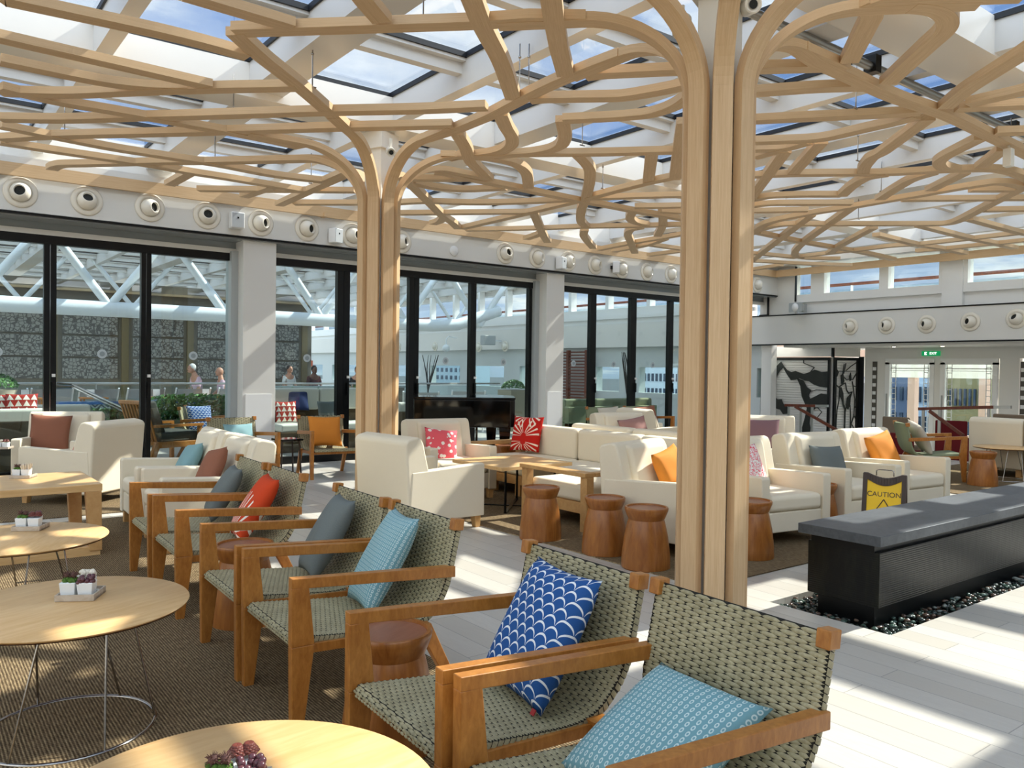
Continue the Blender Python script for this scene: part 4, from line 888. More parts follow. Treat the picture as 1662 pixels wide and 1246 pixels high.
# ------------------------------------------------------------------ grand piano, bench
PN = thing('grand_piano', 'black lacquered grand piano by the glass doors, seen from its tail side', 'piano', (6.02, 8.78, 0), -.62)
ol = [(-.72, -.30), (.52, -.30), (.58, -.22), (.58, .6), (.38, .8), (.08, .85), (-.3, .48), (-.56, .3), (-.72, .18)]
MB().ext(ol, .60, .955).build('case', gloss, PN, bevel=.01)
MB().ext([(x*1.01, y*1.01) for x, y in ol], .957, .985).build('lid', gloss, PN, bevel=.004)
for q in ((-.56, -.16), (.45, -.16), (.28, .6)):
    b = MB(); b.hexa([(q[0]-.04, q[1]-.04, .04), (q[0]+.04, q[1]-.04, .04), (q[0]+.04, q[1]+.04, .04), (q[0]-.04, q[1]+.04, .04)], [(q[0]-.075, q[1]-.075, .6), (q[0]+.075, q[1]-.075, .6), (q[0]+.075, q[1]+.075, .6), (q[0]-.075, q[1]+.075, .6)]); b.ball((q[0], q[1], .025), .024, 8); b.build('leg', gloss, PN)
b = MB(); b.bb((-.12, -.1, .06), (.12, -.06, .14)); b.bb((-.10, -.09, .14), (-.07, -.07, .6)); b.bb((.07, -.09, .14), (.10, -.07, .6)); b.build('pedal_lyre', gloss, PN)
b = MB(); b.bb((.585, -.18, .66), (.595, .56, .70)); b.build('key_slip', chrome, PN)
r = thing('piano_bench', 'black piano bench with slim legs in front of the glass doors', 'bench', (7.15, 8.35, 0), -.6)
MB().box((0, 0, .50), (.60, .34, .06)).build('seat', gloss, r, bevel=.015)
for sx in (-1, 1):
    for sy in (-1, 1): MB().beam((sx*.25, sy*.13, .47), (sx*.28, sy*.15, 0), .03, .03).build('leg', black, r)
# ------------------------------------------------------------------ ball nozzles, speakers, sensor
M_ = {}
def nozzle_parts(dx, dz, left=True):
    key = (dx, dz)
    if key in M_: return M_[key]
    f = MB(); R = Matrix.Rotation(pi/2, 3, 'X')
    f.lathe([(.168, 0), (.170, .006), (.158, .016), (.135, .020), (.118, .022), (.112, .010)], 40, M=R); fl = f.mesh('flange', [nozzlem], True)
    d = Vector((dx, -1, dz)).normalized(); Q = d.to_track_quat('Z', 'Y').to_matrix(); b = MB()
    pr = [(.105*sin(t), .105*cos(t)) for t in [pi/2+.9-i*(pi/2+.9-.62)/14 for i in range(15)]]; pr += [(.056, .085), (.052, .04)]
    b.lathe(pr, 32, M=Q, cap=False, c=(0, -.02, 0)); bl = b.mesh('ball', [nozzlem], True)
    h = MB(); h.lathe([(.053, .055), (.001, .055)], 24, M=Q, cap=False, c=(0, -.02, 0)); hm = h.mesh('bore', [hole], True)
    M_[key] = (fl, bl, hm); return M_[key]
ORD = ['first', 'second', 'third', 'fourth', 'fifth', 'sixth', 'seventh', 'eighth', 'ninth', 'tenth', 'eleventh', 'twelfth', 'thirteenth', 'fourteenth', 'fifteenth', 'sixteenth']
def nozzle(pos, rz, dx, dz, label):
    r = thing('air_nozzle', label, 'air vent', pos, rz, 'round ball air nozzles')
    for n_, me in zip(('flange', 'ball', 'bore'), nozzle_parts(dx, dz)):
        o = bpy.data.objects.new(n_, me); C.objects.link(o); o.parent = r if n_ != 'bore' else ball_o
        if n_ == 'ball': ball_o = o
NL = [(33, 312, -.25, .1), (141, 326, .0, .45), (243, 337, .55, .0), (336, 350, -.15, .15), (423, 362, .6, -.05), (498, 371, .5, -.1), (572, 382, .5, .0), (651, 392, .6, 0), (820, 411, .1, .15), (872, 418, .75, 0), (922, 424, .6, 0), (966, 430, .55, -.1), (1009, 437, .8, -.1), (1050, 441, .6, 0), (1089, 445, .7, -.1), (1229, 462, .8, 0)]
for i, (x, y, dx, dz) in enumerate(NL):
    p = atplane(x, y, v=VF-.002)
    if i == 15: p = atplane(x, y, v=VF-.002)
    nozzle(p, 0, dx, dz, ORD[i]+' round air nozzle from the left above the glass doors')
NR = [(1380, 530, -.7, .05), (1439, 528, -.6, .05), (1504, 526, -.5, .05), (1575, 522, -.4, .1), (1650, 517, -.3, .5)]
for i, (x, y, dx, dz) in enumerate(NR):
    nozzle(atplane(x, y, u=RU-.002), -pi/2, dx, dz, ORD[i]+' round air nozzle from the left on the right-hand fascia')
grille = mat('grey_grille', color=hexc('a7abad'), rough=.6)
for x, y, yaw, lb in ((384, 358, .0, 'square wall speaker facing straight out between the fourth and fifth nozzles'), (545, 383, .45, 'angled wall speaker just left of the further timber column'), (911, 427, .35, 'angled wall speaker above the second white pillar'), (1000, 434, .8, 'strongly angled wall speaker beside the thirteenth nozzle')):
    p = atplane(x, y, v=VF-.07); r = thing('wall_speaker', lb, 'speaker', p, yaw, 'white wall speakers with grey grilles')
    MB().box((0, 0, 0), (.17, .12, .20)).build('cabinet', whitepaint, r, bevel=.01); g = MB(); g.box((0, -.061, 0), (.15, .006, .18)); gg = g.build('grille', grille, r); MB().box((0, -.065, .03), (.022, .003, .022)).build('badge', black, gg)
    MB().bb((-.02, .05, -.03), (.02, .0695/max(.5, cos(yaw)), .03)).build('bracket', black, r)
p = atplane(736, 407, v=VF-.001); r = thing('smoke_detector', 'round white detector on the fascia above the piano', 'detector', p)
b = MB(); b.lathe([(.075, 0), (.075, .02), (.055, .035), (.0, .036)], 28, M=Matrix.Rotation(pi/2, 3, 'X')); b.build('housing', whitepaint, r, smooth=True)
p = atplane(1298, 499, u=RU-.16); r = thing('horn_speaker', 'grey horn loudspeaker on the ledge at the end of the right-hand fascia', 'speaker', p, -pi/2-.15)
b = MB(); b.hexa([(-.17, -.14, -.10), (.17, -.14, -.10), (.08, .05, -.05), (-.08, .05, -.05)], [(-.17, -.14, .10), (.17, -.14, .10), (.08, .05, .05), (-.08, .05, .05)]); b.build('horn', greypaint, r, bevel=.01)
b = MB(); b.lathe([(.085, 0), (.08, .01), (.03, .04), (.0, .045)], 24, M=Matrix.Rotation(pi/2, 3, 'X'), c=(0, -.14, 0)); b.build('cone', whitepaint, r, smooth=True)
MB().bb((-.05, .04, -.09), (.05, .16, .07)).build('bracket', greypaint, r)
# spot lamps and cameras at the column heads
def spot(x, y, z, d, label, nm='spotlight', r=.05, l=.13):
    R_ = thing(nm, label, 'lamp' if nm == 'spotlight' else 'camera', (x, y, z)); Q = Vector(d).to_track_quat('Z', 'Y').to_matrix(); b = MB()
    b.lathe([(r*.8, -l/2), (r, -l/2+.01), (r, l/2), (r*.85, l/2+.004), (r*.5, l/2-.01)], 24, M=Q); b.build('housing', nozzlem, R_, smooth=True)
    c = MB(); c.lathe([(r*.5, l/2+.001), (.0005, l/2+.001)], 20, M=Q, cap=False); c.build('lens', hole, R_)
    MB().beam((0, 0, 0), (0, 0, .12), .02, .02).build('bracket', nozzlem, R_)
x, y = at(1216, 10, 3.45); spot(x, y, 3.45, (-.5, -.8, -.25), 'white cylindrical spotlight right of the front column head')
x, y = at(1107, 42, 3.40); spot(x, y, 3.40, (-.4, -.2, -.9), 'white spotlight left of the front column head')
x, y = at(634, 246, 3.30); spot(x, y, 3.30, (-.4, -.9, -.35), 'white security camera at the head of the further column', 'security_camera', .04, .16)
x, y = at(1637, 256, 3.28); b = thing('hanging_speaker', 'small white speaker hanging below the lattice at the right', 'speaker', (x, y, 3.28)); MB().box((0, 0, 0), (.08, .07, .16)).build('cabinet', nozzlem, b, bevel=.008); MB().beam((0, 0, .08), (0, 0, .13), .015, .015).build('bracket', nozzlem, b)
# exit sign, downlights
grn = emit('exit_green', hexc('0f6b3c'), .9); wht = emit('exit_white', (.9, .95, .9), 1.0)
p = atplane(1511, 573.5, u=16.47); r = thing('exit_sign', 'green EXIT sign above the glass doors at the right', 'sign', p, -pi/2)
MB().box((0, 0, 0), (.36, .03, .095)).build('panel', grn, r); text_obj('lettering', 'EXIT', .07, wht, r, Matrix.Translation((.05, -.017, 0)) @ Matrix.Rotation(pi/2, 4, 'X'))
b = MB(); b.bb((-.12, -.018, -.03), (-.09, -.016, .03)); b.bb((-.085, -.018, .01), (-.075, -.016, .03)); b.bb((-.085, -.018, -.03), (-.075, -.016, -.01)); b.build('pictogram', wht, r)
for px_ in (1451, 1530):
    p = atplane(px_, 559, u=15.45); r = thing('downlight', 'lit recessed downlight under the fascia '+('left' if px_ < 1500 else 'right')+' above the exit sign', 'lamp', (p.x, p.y, 1.9)); b = MB(); b.lathe([(.05, 0), (.06, -.012), (.045, -.012), (.03, -.004)], 20, c=(0, 0, 0)); b.build('rim', whitepaint, r, smooth=True)
    b = MB(); b.lathe([(.035, -.014), (.0005, -.014)], 16, cap=False); b.build('bulb', emit('warm_bulb', (1, .8, .5), 14), r)
# ------------------------------------------------------------------ decorative black screens over white slats
def screen(a, b_, polys, lines, label, z1=1.70):
    a, b_ = Vector(a), Vector(b_); L = (b_-a).length; an = atan2(b_.y-a.y, b_.x-a.x)
    r = thing('decorative_screen', label, 'screen', (a.x, a.y, -.45), an, 'black cut-out screens over white slats'); Hh = z1+.45
    f = MB(); f.bb((0, -.03, 0), (.05, .03, Hh)); f.bb((L-.05, -.03, 0), (L, .03, Hh)); f.bb((.05, -.03, Hh-.06), (L-.05, .03, Hh)); f.bb((.05, -.03, 0), (L-.05, .03, .06)); f.build('frame', black, r)
    s_ = MB(); n = int(Hh/.055)
    for i in range(n): s_.hexa([(.05, .045, i*.055+.004), (L-.05, .045, i*.055+.004), (L-.05, .065, i*.055+.004), (.05, .065, i*.055+.004)], [(.05, .030, i*.055+.048), (L-.05, .030, i*.055+.048), (L-.05, .065, i*.055+.048), (.05, .065, i*.055+.048)])
    s_.bb((.0, .066, 0), (L, .075, Hh)); s_.build('slat_backing', whitepaint, r)
    c = MB(); X = lambda x: .05+x*(L-.1); Z = lambda y: Hh-.06-y*(1.60)
    for pg in polys:
        pts = [(X(x), Z(y)) for x, y in pg]; k = len(pts)
        c.add([(x, -.012, z) for x, z in pts]+[(x, .006, z) for x, z in pts], [tuple(range(k)), tuple(range(k, 2*k))[::-1]]+[(i, (i+1) % k, k+(i+1) % k, k+i) for i in range(k)])
    for ln in lines:
        for (x0, y0), (x1, y1) in zip(ln[1:], ln[2:]): c.beam((X(x0), -.003, Z(y0)), (X(x1), -.003, Z(y1)), ln[0], .016, upv=(0, 1, 0))
    o = c.build('cutout_pattern', mat('screen_black', color=hexc('161b18'), rough=.5), r)
canopy = [(0, .12), (.05, .07), (.12, .02), (.18, .09), (.24, .14), (.32, .165), (.40, .15), (.47, .17), (.56, .19), (.66, .165), (.76, .13), (.88, .16), (1, .15), (1, .37), (.86, .36), (.74, .33), (.66, .29), (.58, .28), (.48, .25), (.40, .27), (.32, .28), (.24, .2), (.16, .10), (.08, .16), (.03, .24), (0, .3)]
trunk = [(.43, .25), (.50, .36), (.53, .50), (.58, .58), (.63, .66), (.60, .78), (.55, .92), (.54, 1), (.72, 1), (.68, .86), (.70, .72), (.78, .66), (.90, .62), (1, .64), (1, .46), (.88, .45), (.76, .50), (.68, .53), (.65, .48), (.70, .41), (.62, .37), (.55, .28)]
bl_ = [(0, .50), (.06, .56), (.14, .55), (.17, .61), (.26, .66), (.27, .75), (.18, .76), (.12, .70), (.05, .69), (0, .64)]; ll_ = [(0, .82), (.07, .80), (.1, .87), (.05, .95), (.1, 1), (0, 1)]
tw = [[.016, (.55, 0), (.55, .04), (.75, .10), (.68, .16)], [.012, (.76, .60), (.9, .70), (.8, .80), (1, .86)], [.012, (.66, .44), (.8, .40), (.98, .41)]]
def sp(px_): v = atplane(px_, 640, u=15.92); return (15.92, v.y)
screen(sp(1196), sp(1249), [[(x*1.0, y) for x, y in canopy], trunk, bl_], tw, 'black cut-out screen partly hidden behind the front timber column')
screen(sp(1254), sp(1347), [canopy, trunk, bl_, ll_], tw, 'wide black cut-out screen with a tree pattern left of the corner')
c2 = [[(.17, .36), (.26, .36), (.36, .44), (.38, .54), (.43, .66), (.34, .60), (.28, .52), (.2, .48)], [(.50, .60), (.56, .50), (.68, .46), (.80, .42), (.72, .50), (.70, .60), (.60, .66)], [(.0, .10), (.12, .16), (.05, .22), (0, .22)], [(.22, .20), (.34, .18), (.40, .28), (.28, .34)], [(.62, .22), (.70, .16), (.74, .26), (.66, .28)]]
l2 = [[.030, (.45, 1), (.46, .80), (.46, .66), (.40, .60)], [.018, (.46, .70), (.54, .60)], [.016, (.04, 1), (.05, .82), (.08, .66), (.16, .54), (.18, .40)], [.016, (.72, 1), (.74, .78), (.70, .60)], [.022, (0, .33), (.14, .36), (.28, .33), (.45, .30), (.52, .40), (.62, .44), (.80, .42)], [.018, (.30, .20), (.50, .26), (.64, .25), (.80, .26), (1, .16)], [.014, (.30, .20), (.38, .05)], [.014, (.36, .18), (.46, .04)], [.014, (.46, .14), (.7, .08), (1, .02)], [.012, (0, .15), (1, .15)],
      [.02, (.78, .28), (.86, .40), (.92, .52), (.9, .74), (.78, .84), (.72, .92)], [.014, (.86, .34), (1, .36)], [.014, (.9, .6), (1, .66)], [.016, (.88, .72), (1, .80)], [.014, (.8, .86), (1, .94)]]
screen(sp(1353), (16.48, 9.30), c2, l2, 'narrow black cut-out screen with a branching plant pattern beside the doors')
w = MB(); w.bb((15.90, sp(1350)[1], 1.72), (15.98, 12.5, 1.945)); structure(w.build('wall_right', whitepaint)); 
a_ = sp(1353); w = MB(); w.hexa([(15.9, a_[1]-.02, 1.72), (16.49, 9.28, 1.72), (16.55, 9.33, 1.72), (15.97, a_[1]+.02, 1.72)], [(15.9, a_[1]-.02, 1.94), (16.49, 9.28, 1.94), (16.55, 9.33, 1.94), (15.97, a_[1]+.02, 1.94)]); structure(w.build('wall_right', wallpaint))
w = MB(); w.bb((15.88, a_[1], 1.70), (15.93, a_[1]+.05, 1.95)); w.bb((16.47, 9.19, -.45), (16.5, 9.3, 1.72)); structure(w.build('trim_12', black))
# ------------------------------------------------------------------ stair handrails
def rail(u, pts, slope, label):
    r = thing('handrail', label, 'handrail', group='wooden stair handrails')
    p0, p1 = pts; MB().beam((u, p0[0], p0[1]), (u, p1[0], p1[1]), .06, .05).build('top_rail', darkwood, r, bevel=.004)
    MB().beam((u, slope[0][0], slope[0][1]), (u-.02, slope[1][0], slope[1][1]), .05, .05).build('sloping_rail', darkwood, r, bevel=.004)
    for v in (p0[0]-.08, p0[0]-.35, p1[0]+.08): b = MB(); b.beam((u, v, -.4), (u, v, p0[1]+(p1[1]-p0[1])*(v-p0[0])/(p1[0]-p0[0])-.02), .045, .02, upv=(1, 0, 0)); b.build('post', steel, r)
    MB().beam((u, p1[0], p1[1]), (u, p1[0]-.25, p1[1]+.01), .055, .045).build('steel_return', steel, r)
rail(14.0, ((9.42, .715), (8.75, .73)), ((9.2, .70), (8.3, .30)), 'wooden stair handrail in front of the black cut-out screens')
rail(14.0, ((6.80, .765), (5.60, .85)), ((6.62, .74), (6.05, .36)), 'long wooden stair handrail in front of the exit doors')
# ------------------------------------------------------------------ dining chairs beyond the stairs
def dchair(x, y, rz, m, lb, hb=.86):
    r = thing('dining_chair', lb, 'chair', (x, y, -.45), rz, 'dining chairs by the exit doors')
    cushion(r, 'seat', (0, 0, .44), (.50, .48, .10), .02, m); b = MB(); b.prof([(.18, .40), (.22, hb), (.27, hb), (.27, .40)], -.25, .25); b.build('backrest', m, r, bevel=.02, seg=3)
    for sx in (-1, 1):
        for sy in (-1, 1): MB().beam((sx*.2, sy*.18, .40), (sx*.21, sy*.2, 0), .04, .04).build('leg', darkwood, r)
def pu(px_, u): return atplane(px_, 640, u=u).y
dchair(14.9, pu(1466, 14.9), face(1, 0), taupe, 'taupe dining chair left of the sage armchair, near the exit doors', 1.02)
dchair(14.6, pu(1545, 14.6), face(-.9, -.4), redf, 'red dining chair behind the arm of the sage armchair', 1.0)
dchair(13.9, pu(1466, 13.9), face(1, .2), redf, 'dark red dining chair in front of the taupe one', .80)
dchair(13.9, pu(1556, 13.9), face(1, .1), redf, 'dark red dining chair behind the sloping handrail', .80)
dchair(14.6, pu(1650, 14.6), face(1, 0), taupe, 'taupe dining chair behind the high-backed cream sofa', 1.18)
# ------------------------------------------------------------------ outside: pool deck beyond the glass doors
outw = mat('ship_white', color=hexc('e3e8ea'), rough=.4)
DZ = 0.0
def ov(px_, py_, v): return atplane(px_, py_, v=v)
# roof truss of white tubes
TR = thing('roof_truss', 'white tubular roof truss crossing the pool deck beyond the glass doors', 'truss')
b = MB(); b.tube([(-6, 18.5, 2.49), (11.4, 18.5, 2.49), (12.2, 18.5, 2.55), (13.6, 18.5, 3.0)], .16, 16); b.build('bottom_chord', outw, TR, smooth=True)
for i in range(-2, 6):
    x = 1.2+i*2.35
    for s_, q in ((-1, 18.5), (1, 18.5)):
        b = MB(); b.tube([(x, q, 2.55), (x+s_*1.15, q, 4.1)], .085, 12); b.build('diagonal', outw, TR, smooth=True)
b = MB(); b.tube([(-6, 21.5, 2.75), (13, 21.5, 2.75)], .10, 12); b.build('rear_chord', outw, TR, smooth=True)
for i in range(-2, 6):
    x = 2.3+i*2.35
    for s_ in (-1, 1): b = MB(); b.tube([(x, 21.5, 2.75), (x+s_*1.1, 21.5, 4.1)], .055, 10); b.build('rear_diagonal', outw, TR, smooth=True)
# patterned screen wall at the far side
w = MB(); w.bb((-8, 24.5, -.4), (10.6, 24.8, 3.6)); 
structure(w.build('wall_back', mat('brown_grey_wall', color=hexc('6f6a5e'), rough=.7)))
def f_hexp(nb, b):
    v = nb.mapping(OBJ(nb), (1, 1, 1)); vo = nb.new('ShaderNodeTexVoronoi', feature='DISTANCE_TO_EDGE', in_Scale=10.5); nb.l.new(v, vo.inputs['Vector']); vo.inputs['Randomness'].default_value = .55
    mk = nb.m('LESS_THAN', vo.outputs[0], .07); nb.put(b.inputs['Base Color'], nb.mix(mk, hexc('8f8e87'), hexc('4d4c48')))
hexp = mat('cell_pattern_panel', f_hexp, rough=.6)
SW = thing('patterned_screen_wall', 'tall grey cell-patterned screens across the pool deck', 'screen', (0, 24.46, 0))
for i in range(9):
    for j in range(3):
        x = -5.2+i*1.75; z = .95+j*.6
        MB().bb((x, -.02, z), (x+1.35, .02, z+.54)).build('screen_panel', hexp, SW)
b = MB()
for i in range(10): b.bb((-5.5+i*1.75, -.05, DZ), (-5.32+i*1.75, .03, 2.8))
b.build('frame_posts', mat('bronze_post', color=hexc('6e6244'), rough=.5), SW)
w = MB(); w.bb((-8, 24.2, 2.85), (10.6, 24.5, 3.05)); w.bb((-8, 24.3, 3.3), (10.6, 24.5, 3.36)); structure(w.build('trim_13', mat('tan_band', color=hexc('9d8a6a'), rough=.6)))
# far end: windows under the fascia, service bar, red-brown louvre
w = MB(); w.bb((15.25, 10.9, -.6), (15.5, 60, .80)); w.bb((15.25, 10.9, 1.45), (15.5, 60, 1.98))
vv = 11.0
for v0, v1 in ((11.0, 13.3), (14.6, 15.3), (16.2, 19.0), (19.6, 20.4), (22.3, 22.9), (24.8, 26.5), (29, 30), (33, 34), (38, 60)): w.bb((15.25, v0, .8), (15.5, v1, 1.45))
structure(w.build('wall_back', mat('pale_deck_wall', color=hexc('c3c9c8'), rough=.5)))
MB().bb((15.3, 10.9, .8), (15.31, 38, 1.45)).build('glass_pane', glassw)
bpy.data.objects['glass_pane' if False else [o.name for o in C.objects if o.name.startswith('glass_pane')][-1]].name = 'window_6'; structure(bpy.data.objects['window_6'])
LV = thing('louvre_screen', 'red-brown slatted timber louvre outside, seen just right of the second pillar', 'louvre', (14.9, 16.9, 0))
b = MB(); b.bb((-.05, -.75, -.3), (.05, -.67, 1.9)); b.bb((-.05, .0, -.3), (.05, .08, 1.9)); b.bb((-.05, .67, -.3), (.05, .75, 1.9)); b.build('frame', darkwood, LV)
b = MB()
for i in range(26): b.bb((-.02, -.7, -.25+i*.083), (.02, .7, -.21+i*.083))
b.build('slats', darkwood, LV)
rnd = random.Random(11)
def sculpture(x, y, lb, n=7):
    r = thing('branch_sculpture', lb, 'sculpture', (x, y, DZ), 0, 'dark branching metal sculptures'); b = MB()
    for i in range(n):
        a = rnd.uniform(0, 6.28); q = [Vector((0, 0, 0)), Vector((0, 0, .6))]
        for k in range(5): a += rnd.uniform(-.6, .6); q.append(q[-1]+Vector((cos(a)*.07, sin(a)*.07, .24)))
        b.tube(q, [.03, .028, .024, .02, .016, .012, .006], 6)
    b.build('branches', black, r, smooth=True)
sculpture(14.2, 13.9, 'dark branching sculpture outside, right of the last two door mullions'); sculpture(14.3, 23.4, 'dark branching sculpture outside, above the piano')
# bar signs
BR = mat('orange_red_sign', color=hexc('c4532e'), rough=.5)
for px0_, px1_, lb in ((448, 471, 'left orange-red bar fascia panel seen through the doors by the first pillar'), (479, 506, 'right orange-red bar fascia panel seen through the doors by the first pillar')):
    a = atplane(px0_, 585, u=15.2); c = atplane(px1_, 595, u=15.2); r = thing('bar_fascia', lb, 'sign', (15.215, (a.y+c.y)/2, (a.z+c.z)/2), 0, 'orange-red bar fascia panels'); MB().box((0, 0, 0), (.06, a.y-c.y, abs(a.z-c.z))).build('panel', BR, r)
# low white wall, balustrade, pool surround
w = MB(); w.bb((-8, 15.9, DZ), (5.2, 16.1, .40)); w.bb((-8, 15.85, .40), (5.3, 16.15, .46)); structure(w.build('wall_back', outw))
def f_tile(nb, b):
    x, y, z = nb.xyz(OBJ(nb)); fx = nb.m('SUBTRACT', nb.m('FRACT', nb.m('MULTIPLY', x, 5.0)), .5); fz = nb.m('SUBTRACT', nb.m('FRACT', nb.m('MULTIPLY', z, 5.0)), .5)
    d = nb.m('ADD', nb.m('ABSOLUTE', fx), nb.m('ABSOLUTE', fz)); mk = nb.m('GREATER_THAN', nb.m('SINE', nb.m('MULTIPLY', d, 19.0)), .1)
    nb.put(b.inputs['Base Color'], nb.mix(mk, hexc('cfd8dc'), hexc('4d6577')))
w = MB(); w.bb((2.2, 15.2, DZ), (4.6, 15.5, .66)); structure(w.build('trim_14', mat('pool_tile', f_tile, rough=.3)))
w = MB(); w.bb((2.15, 15.15, .66), (4.65, 15.6, .70)); structure(w.build('trim_15', mat('pool_blue_edge', color=hexc('2a5f9e'), rough=.2)))
BA = thing('glass_balustrade', 'low outdoor balustrade with steel rail across the pool deck', 'railing', (0, 19.6, 0))
MB().tube([(-7, 0, .92), (14.5, 0, .92)], .025, 8).build('top_rail', steel, BA)
for i in range(11): MB().tube([(-6.5+i*2, 0, DZ), (-6.5+i*2, 0, .92)], .02, 6).build('post', steel, BA)
MB().bb((-7, -.005, DZ+.1), (14.5, .005, .86)).build('glass_panel', glassw, BA)
SR = thing('stair_railing', 'sloping stainless handrail of the steps down to the pool', 'handrail', (0, 0, 0))
for k in range(2):
    a = ov(92, 622+k*6, 15.0); c = ov(118, 624+k*4, 15.0); e = ov(203, 664+k*5, 14.0); b = MB(); b.tube([a, c, e, e+Vector((.02, 0, -.3))], .022, 8); b.build('rail', chrome, SR, smooth=True)
# loungers
sling = mat('grey_sling', color=hexc('9aa2a8'), rough=.6); alu = mat('white_aluminium', color=hexc('dde1e3'), rough=.35)
def lounger(x, y, rz, lb):
    r = thing('sun_lounger', lb, 'sun lounger', (x, y, DZ), rz, 'grey sling loungers on the pool deck')
    b = MB(); b.hexa([(-.32, -.75, .36), (.32, -.75, .36), (.32, .25, .36), (-.32, .25, .36)], [(-.32, -.75, .39), (.32, -.75, .39), (.32, .25, .39), (-.32, .25, .39)]); b.build('seat', sling, r)
    b = MB(); b.hexa([(-.32, .25, .37), (.32, .25, .37), (.32, .60, .86), (-.32, .60, .86)], [(-.32, .28, .37), (.32, .28, .37), (.32, .63, .86), (-.32, .63, .86)]); b.build('backrest', sling, r)
    b = MB()
    for sx in (-1, 1): b.tube([(sx*.34, -.78, .37), (sx*.34, .26, .37), (sx*.34, .62, .88)], .018, 6); b.tube([(sx*.34, -.7, .37), (sx*.34, -.7, 0)], .016, 6); b.tube([(sx*.34, .3, .37), (sx*.34, .3, 0)], .016, 6)
    b.build('frame', alu, r); return r
L0 = None
for i, px_ in enumerate((5, 80, 155, 230, 305, 372)):
    p = ov(px_, 640, 17.6); lb = ORD[i]+' grey sling lounger from the left on the pool deck'
    if L0 is None: L0 = lounger(p.x, 17.8, pi, lb)
    else: dup(L0, (p.x, 17.8, DZ), pi, lb)
for i, px_ in enumerate((690, 780)):
    p = ov(px_, 640, 13.8); dup(L0, (p.x, 14.0+.35*(i % 2), DZ+.02), pi-.5, ORD[i]+' grey sling lounger from the left beyond the piano')
def sidet(px_, v, lb):
    p = ov(px_, 640, v); r = thing('teak_side_table', lb, 'side table', (p.x, v, DZ), 0, 'teak side tables between loungers')
    MB().box((0, 0, .70), (.45, .4, .03)).build('tabletop', teak, r)
    for sx in (-1, 1):
        for sy in (-1, 1): MB().beam((sx*.19, sy*.16, .69), (sx*.19, sy*.16, 0), .03, .03).build('leg', teak, r)
    q = MB(); q.box((-.05, 0, .79), (.12, .06, .14)); q = q.build('menu_card', whitepaint); q.location = (p.x, v, DZ); tag(q, 'white menu card on the table '+lb.replace('teak side table ', '').replace('between loungers ', ''), 'card', 'menu cards on the teak side tables')
for px_, lb in ((46, 'teak side table between loungers left of the second door mullion'), (152, 'teak side table between loungers in the middle of the second door pane'), (258, 'teak side table between loungers just right of the double mullion'), (338, 'teak side table between loungers by the first pillar')): sidet(px_, 17.0, lb)
# hedges: thousands of leaves
def leaves(box0, box1, n, sz, rnd):
    b = MB()
    for i in range(n):
        c = Vector([rnd.uniform(box0[k], box1[k]) for k in range(3)]); d = Vector((rnd.gauss(0, 1), rnd.gauss(0, 1), rnd.gauss(0, 1))).normalized(); e = d.orthogonal().normalized(); f = d.cross(e); s_ = sz*rnd.uniform(.7, 1.3)
        b.add([c-e*s_, c+f*s_*.5, c+e*s_, c-f*s_*.5+d*s_*.2], [(0, 1, 2, 3)])
    return b
def hedge(x0, x1, y0, y1, z1, lb, n):
    r = thing('planted_hedge', lb, 'hedge', ((x0+x1)/2, (y0+y1)/2, DZ)); w_, d_ = (x1-x0)/2, (y1-y0)/2
    b = leaves((-w_, -d_, .35), (w_, d_, z1-DZ), n, .045, rnd); tag(b.build('foliage', leaf, r), kind='stuff')
    MB().box((0, 0, .22), (2*w_, 2*d_, .44)).build('planter', mat('planter_taupe', color=hexc('837b68'), rough=.6), r)
    MB().box((0, -d_-.06, .55), (2*w_, .012, .5)).build('glass_screen', glassw, r)
hedge(3.45, 5.3, 14.0, 14.5, .84, 'green hedge behind glass left of the first pillar', 2600)
hedge(5.55, 7.4, 14.6, 15.1, .92, 'green hedge behind glass right of the first pillar', 3600)
hedge(2.3, 3.4, 14.1, 14.5, .62, 'low green hedge beside the pool tiles', 1800)
hedge(6.75, 7.3, 13.35, 13.85, 1.02, 'dense green shrub seen just left of the further timber column', 1500)
def potted(x, y, z, lb, rz_=.27, h=.62, kind=0):
    r = thing('potted_plant', lb, 'potted plant', (x, y, DZ)); b = MB()
    if kind == 0: b.lathe([(.13, 0), (.19, .15), (.25, h-.05), (.27, h), (.24, h), (.2, h-.06)], 28); b.build('planter', mat('stone_pot', color=hexc('cdc2ad'), rough=.7), r, smooth=True)
    else: b.box((0, 0, h/2), (.5, .5, h)); b.build('planter', mat('square_pot', color=hexc('8d8873'), rough=.7), r, bevel=.01)
    g = MB()
    for i in range(700):
        a, t = rnd.uniform(0, 6.28), rnd.uniform(0, 1.4); c = Vector((cos(a)*sin(t)*rz_, sin(a)*sin(t)*rz_, h+cos(t)*rz_*.8)); e = Vector((rnd.gauss(0, 1), rnd.gauss(0, 1), rnd.gauss(0, 1))).normalized(); f = e.orthogonal().normalized()
        g.add([c-e*.035, c+f*.018, c+e*.035, c-f*.018], [(0, 1, 2, 3)])
    tag(g.build('foliage', leaf, r), kind='stuff')
p = ov(-6, 650, 14.0); potted(p.x, 14.0, 0, 'large pale stone pot with a green shrub at the far left edge', .28, .95)
p = ov(833, 640, 14.2); potted(p.x, 14.2, 0, 'square planter with a low green plant right of the piano', .26, .90, 1)
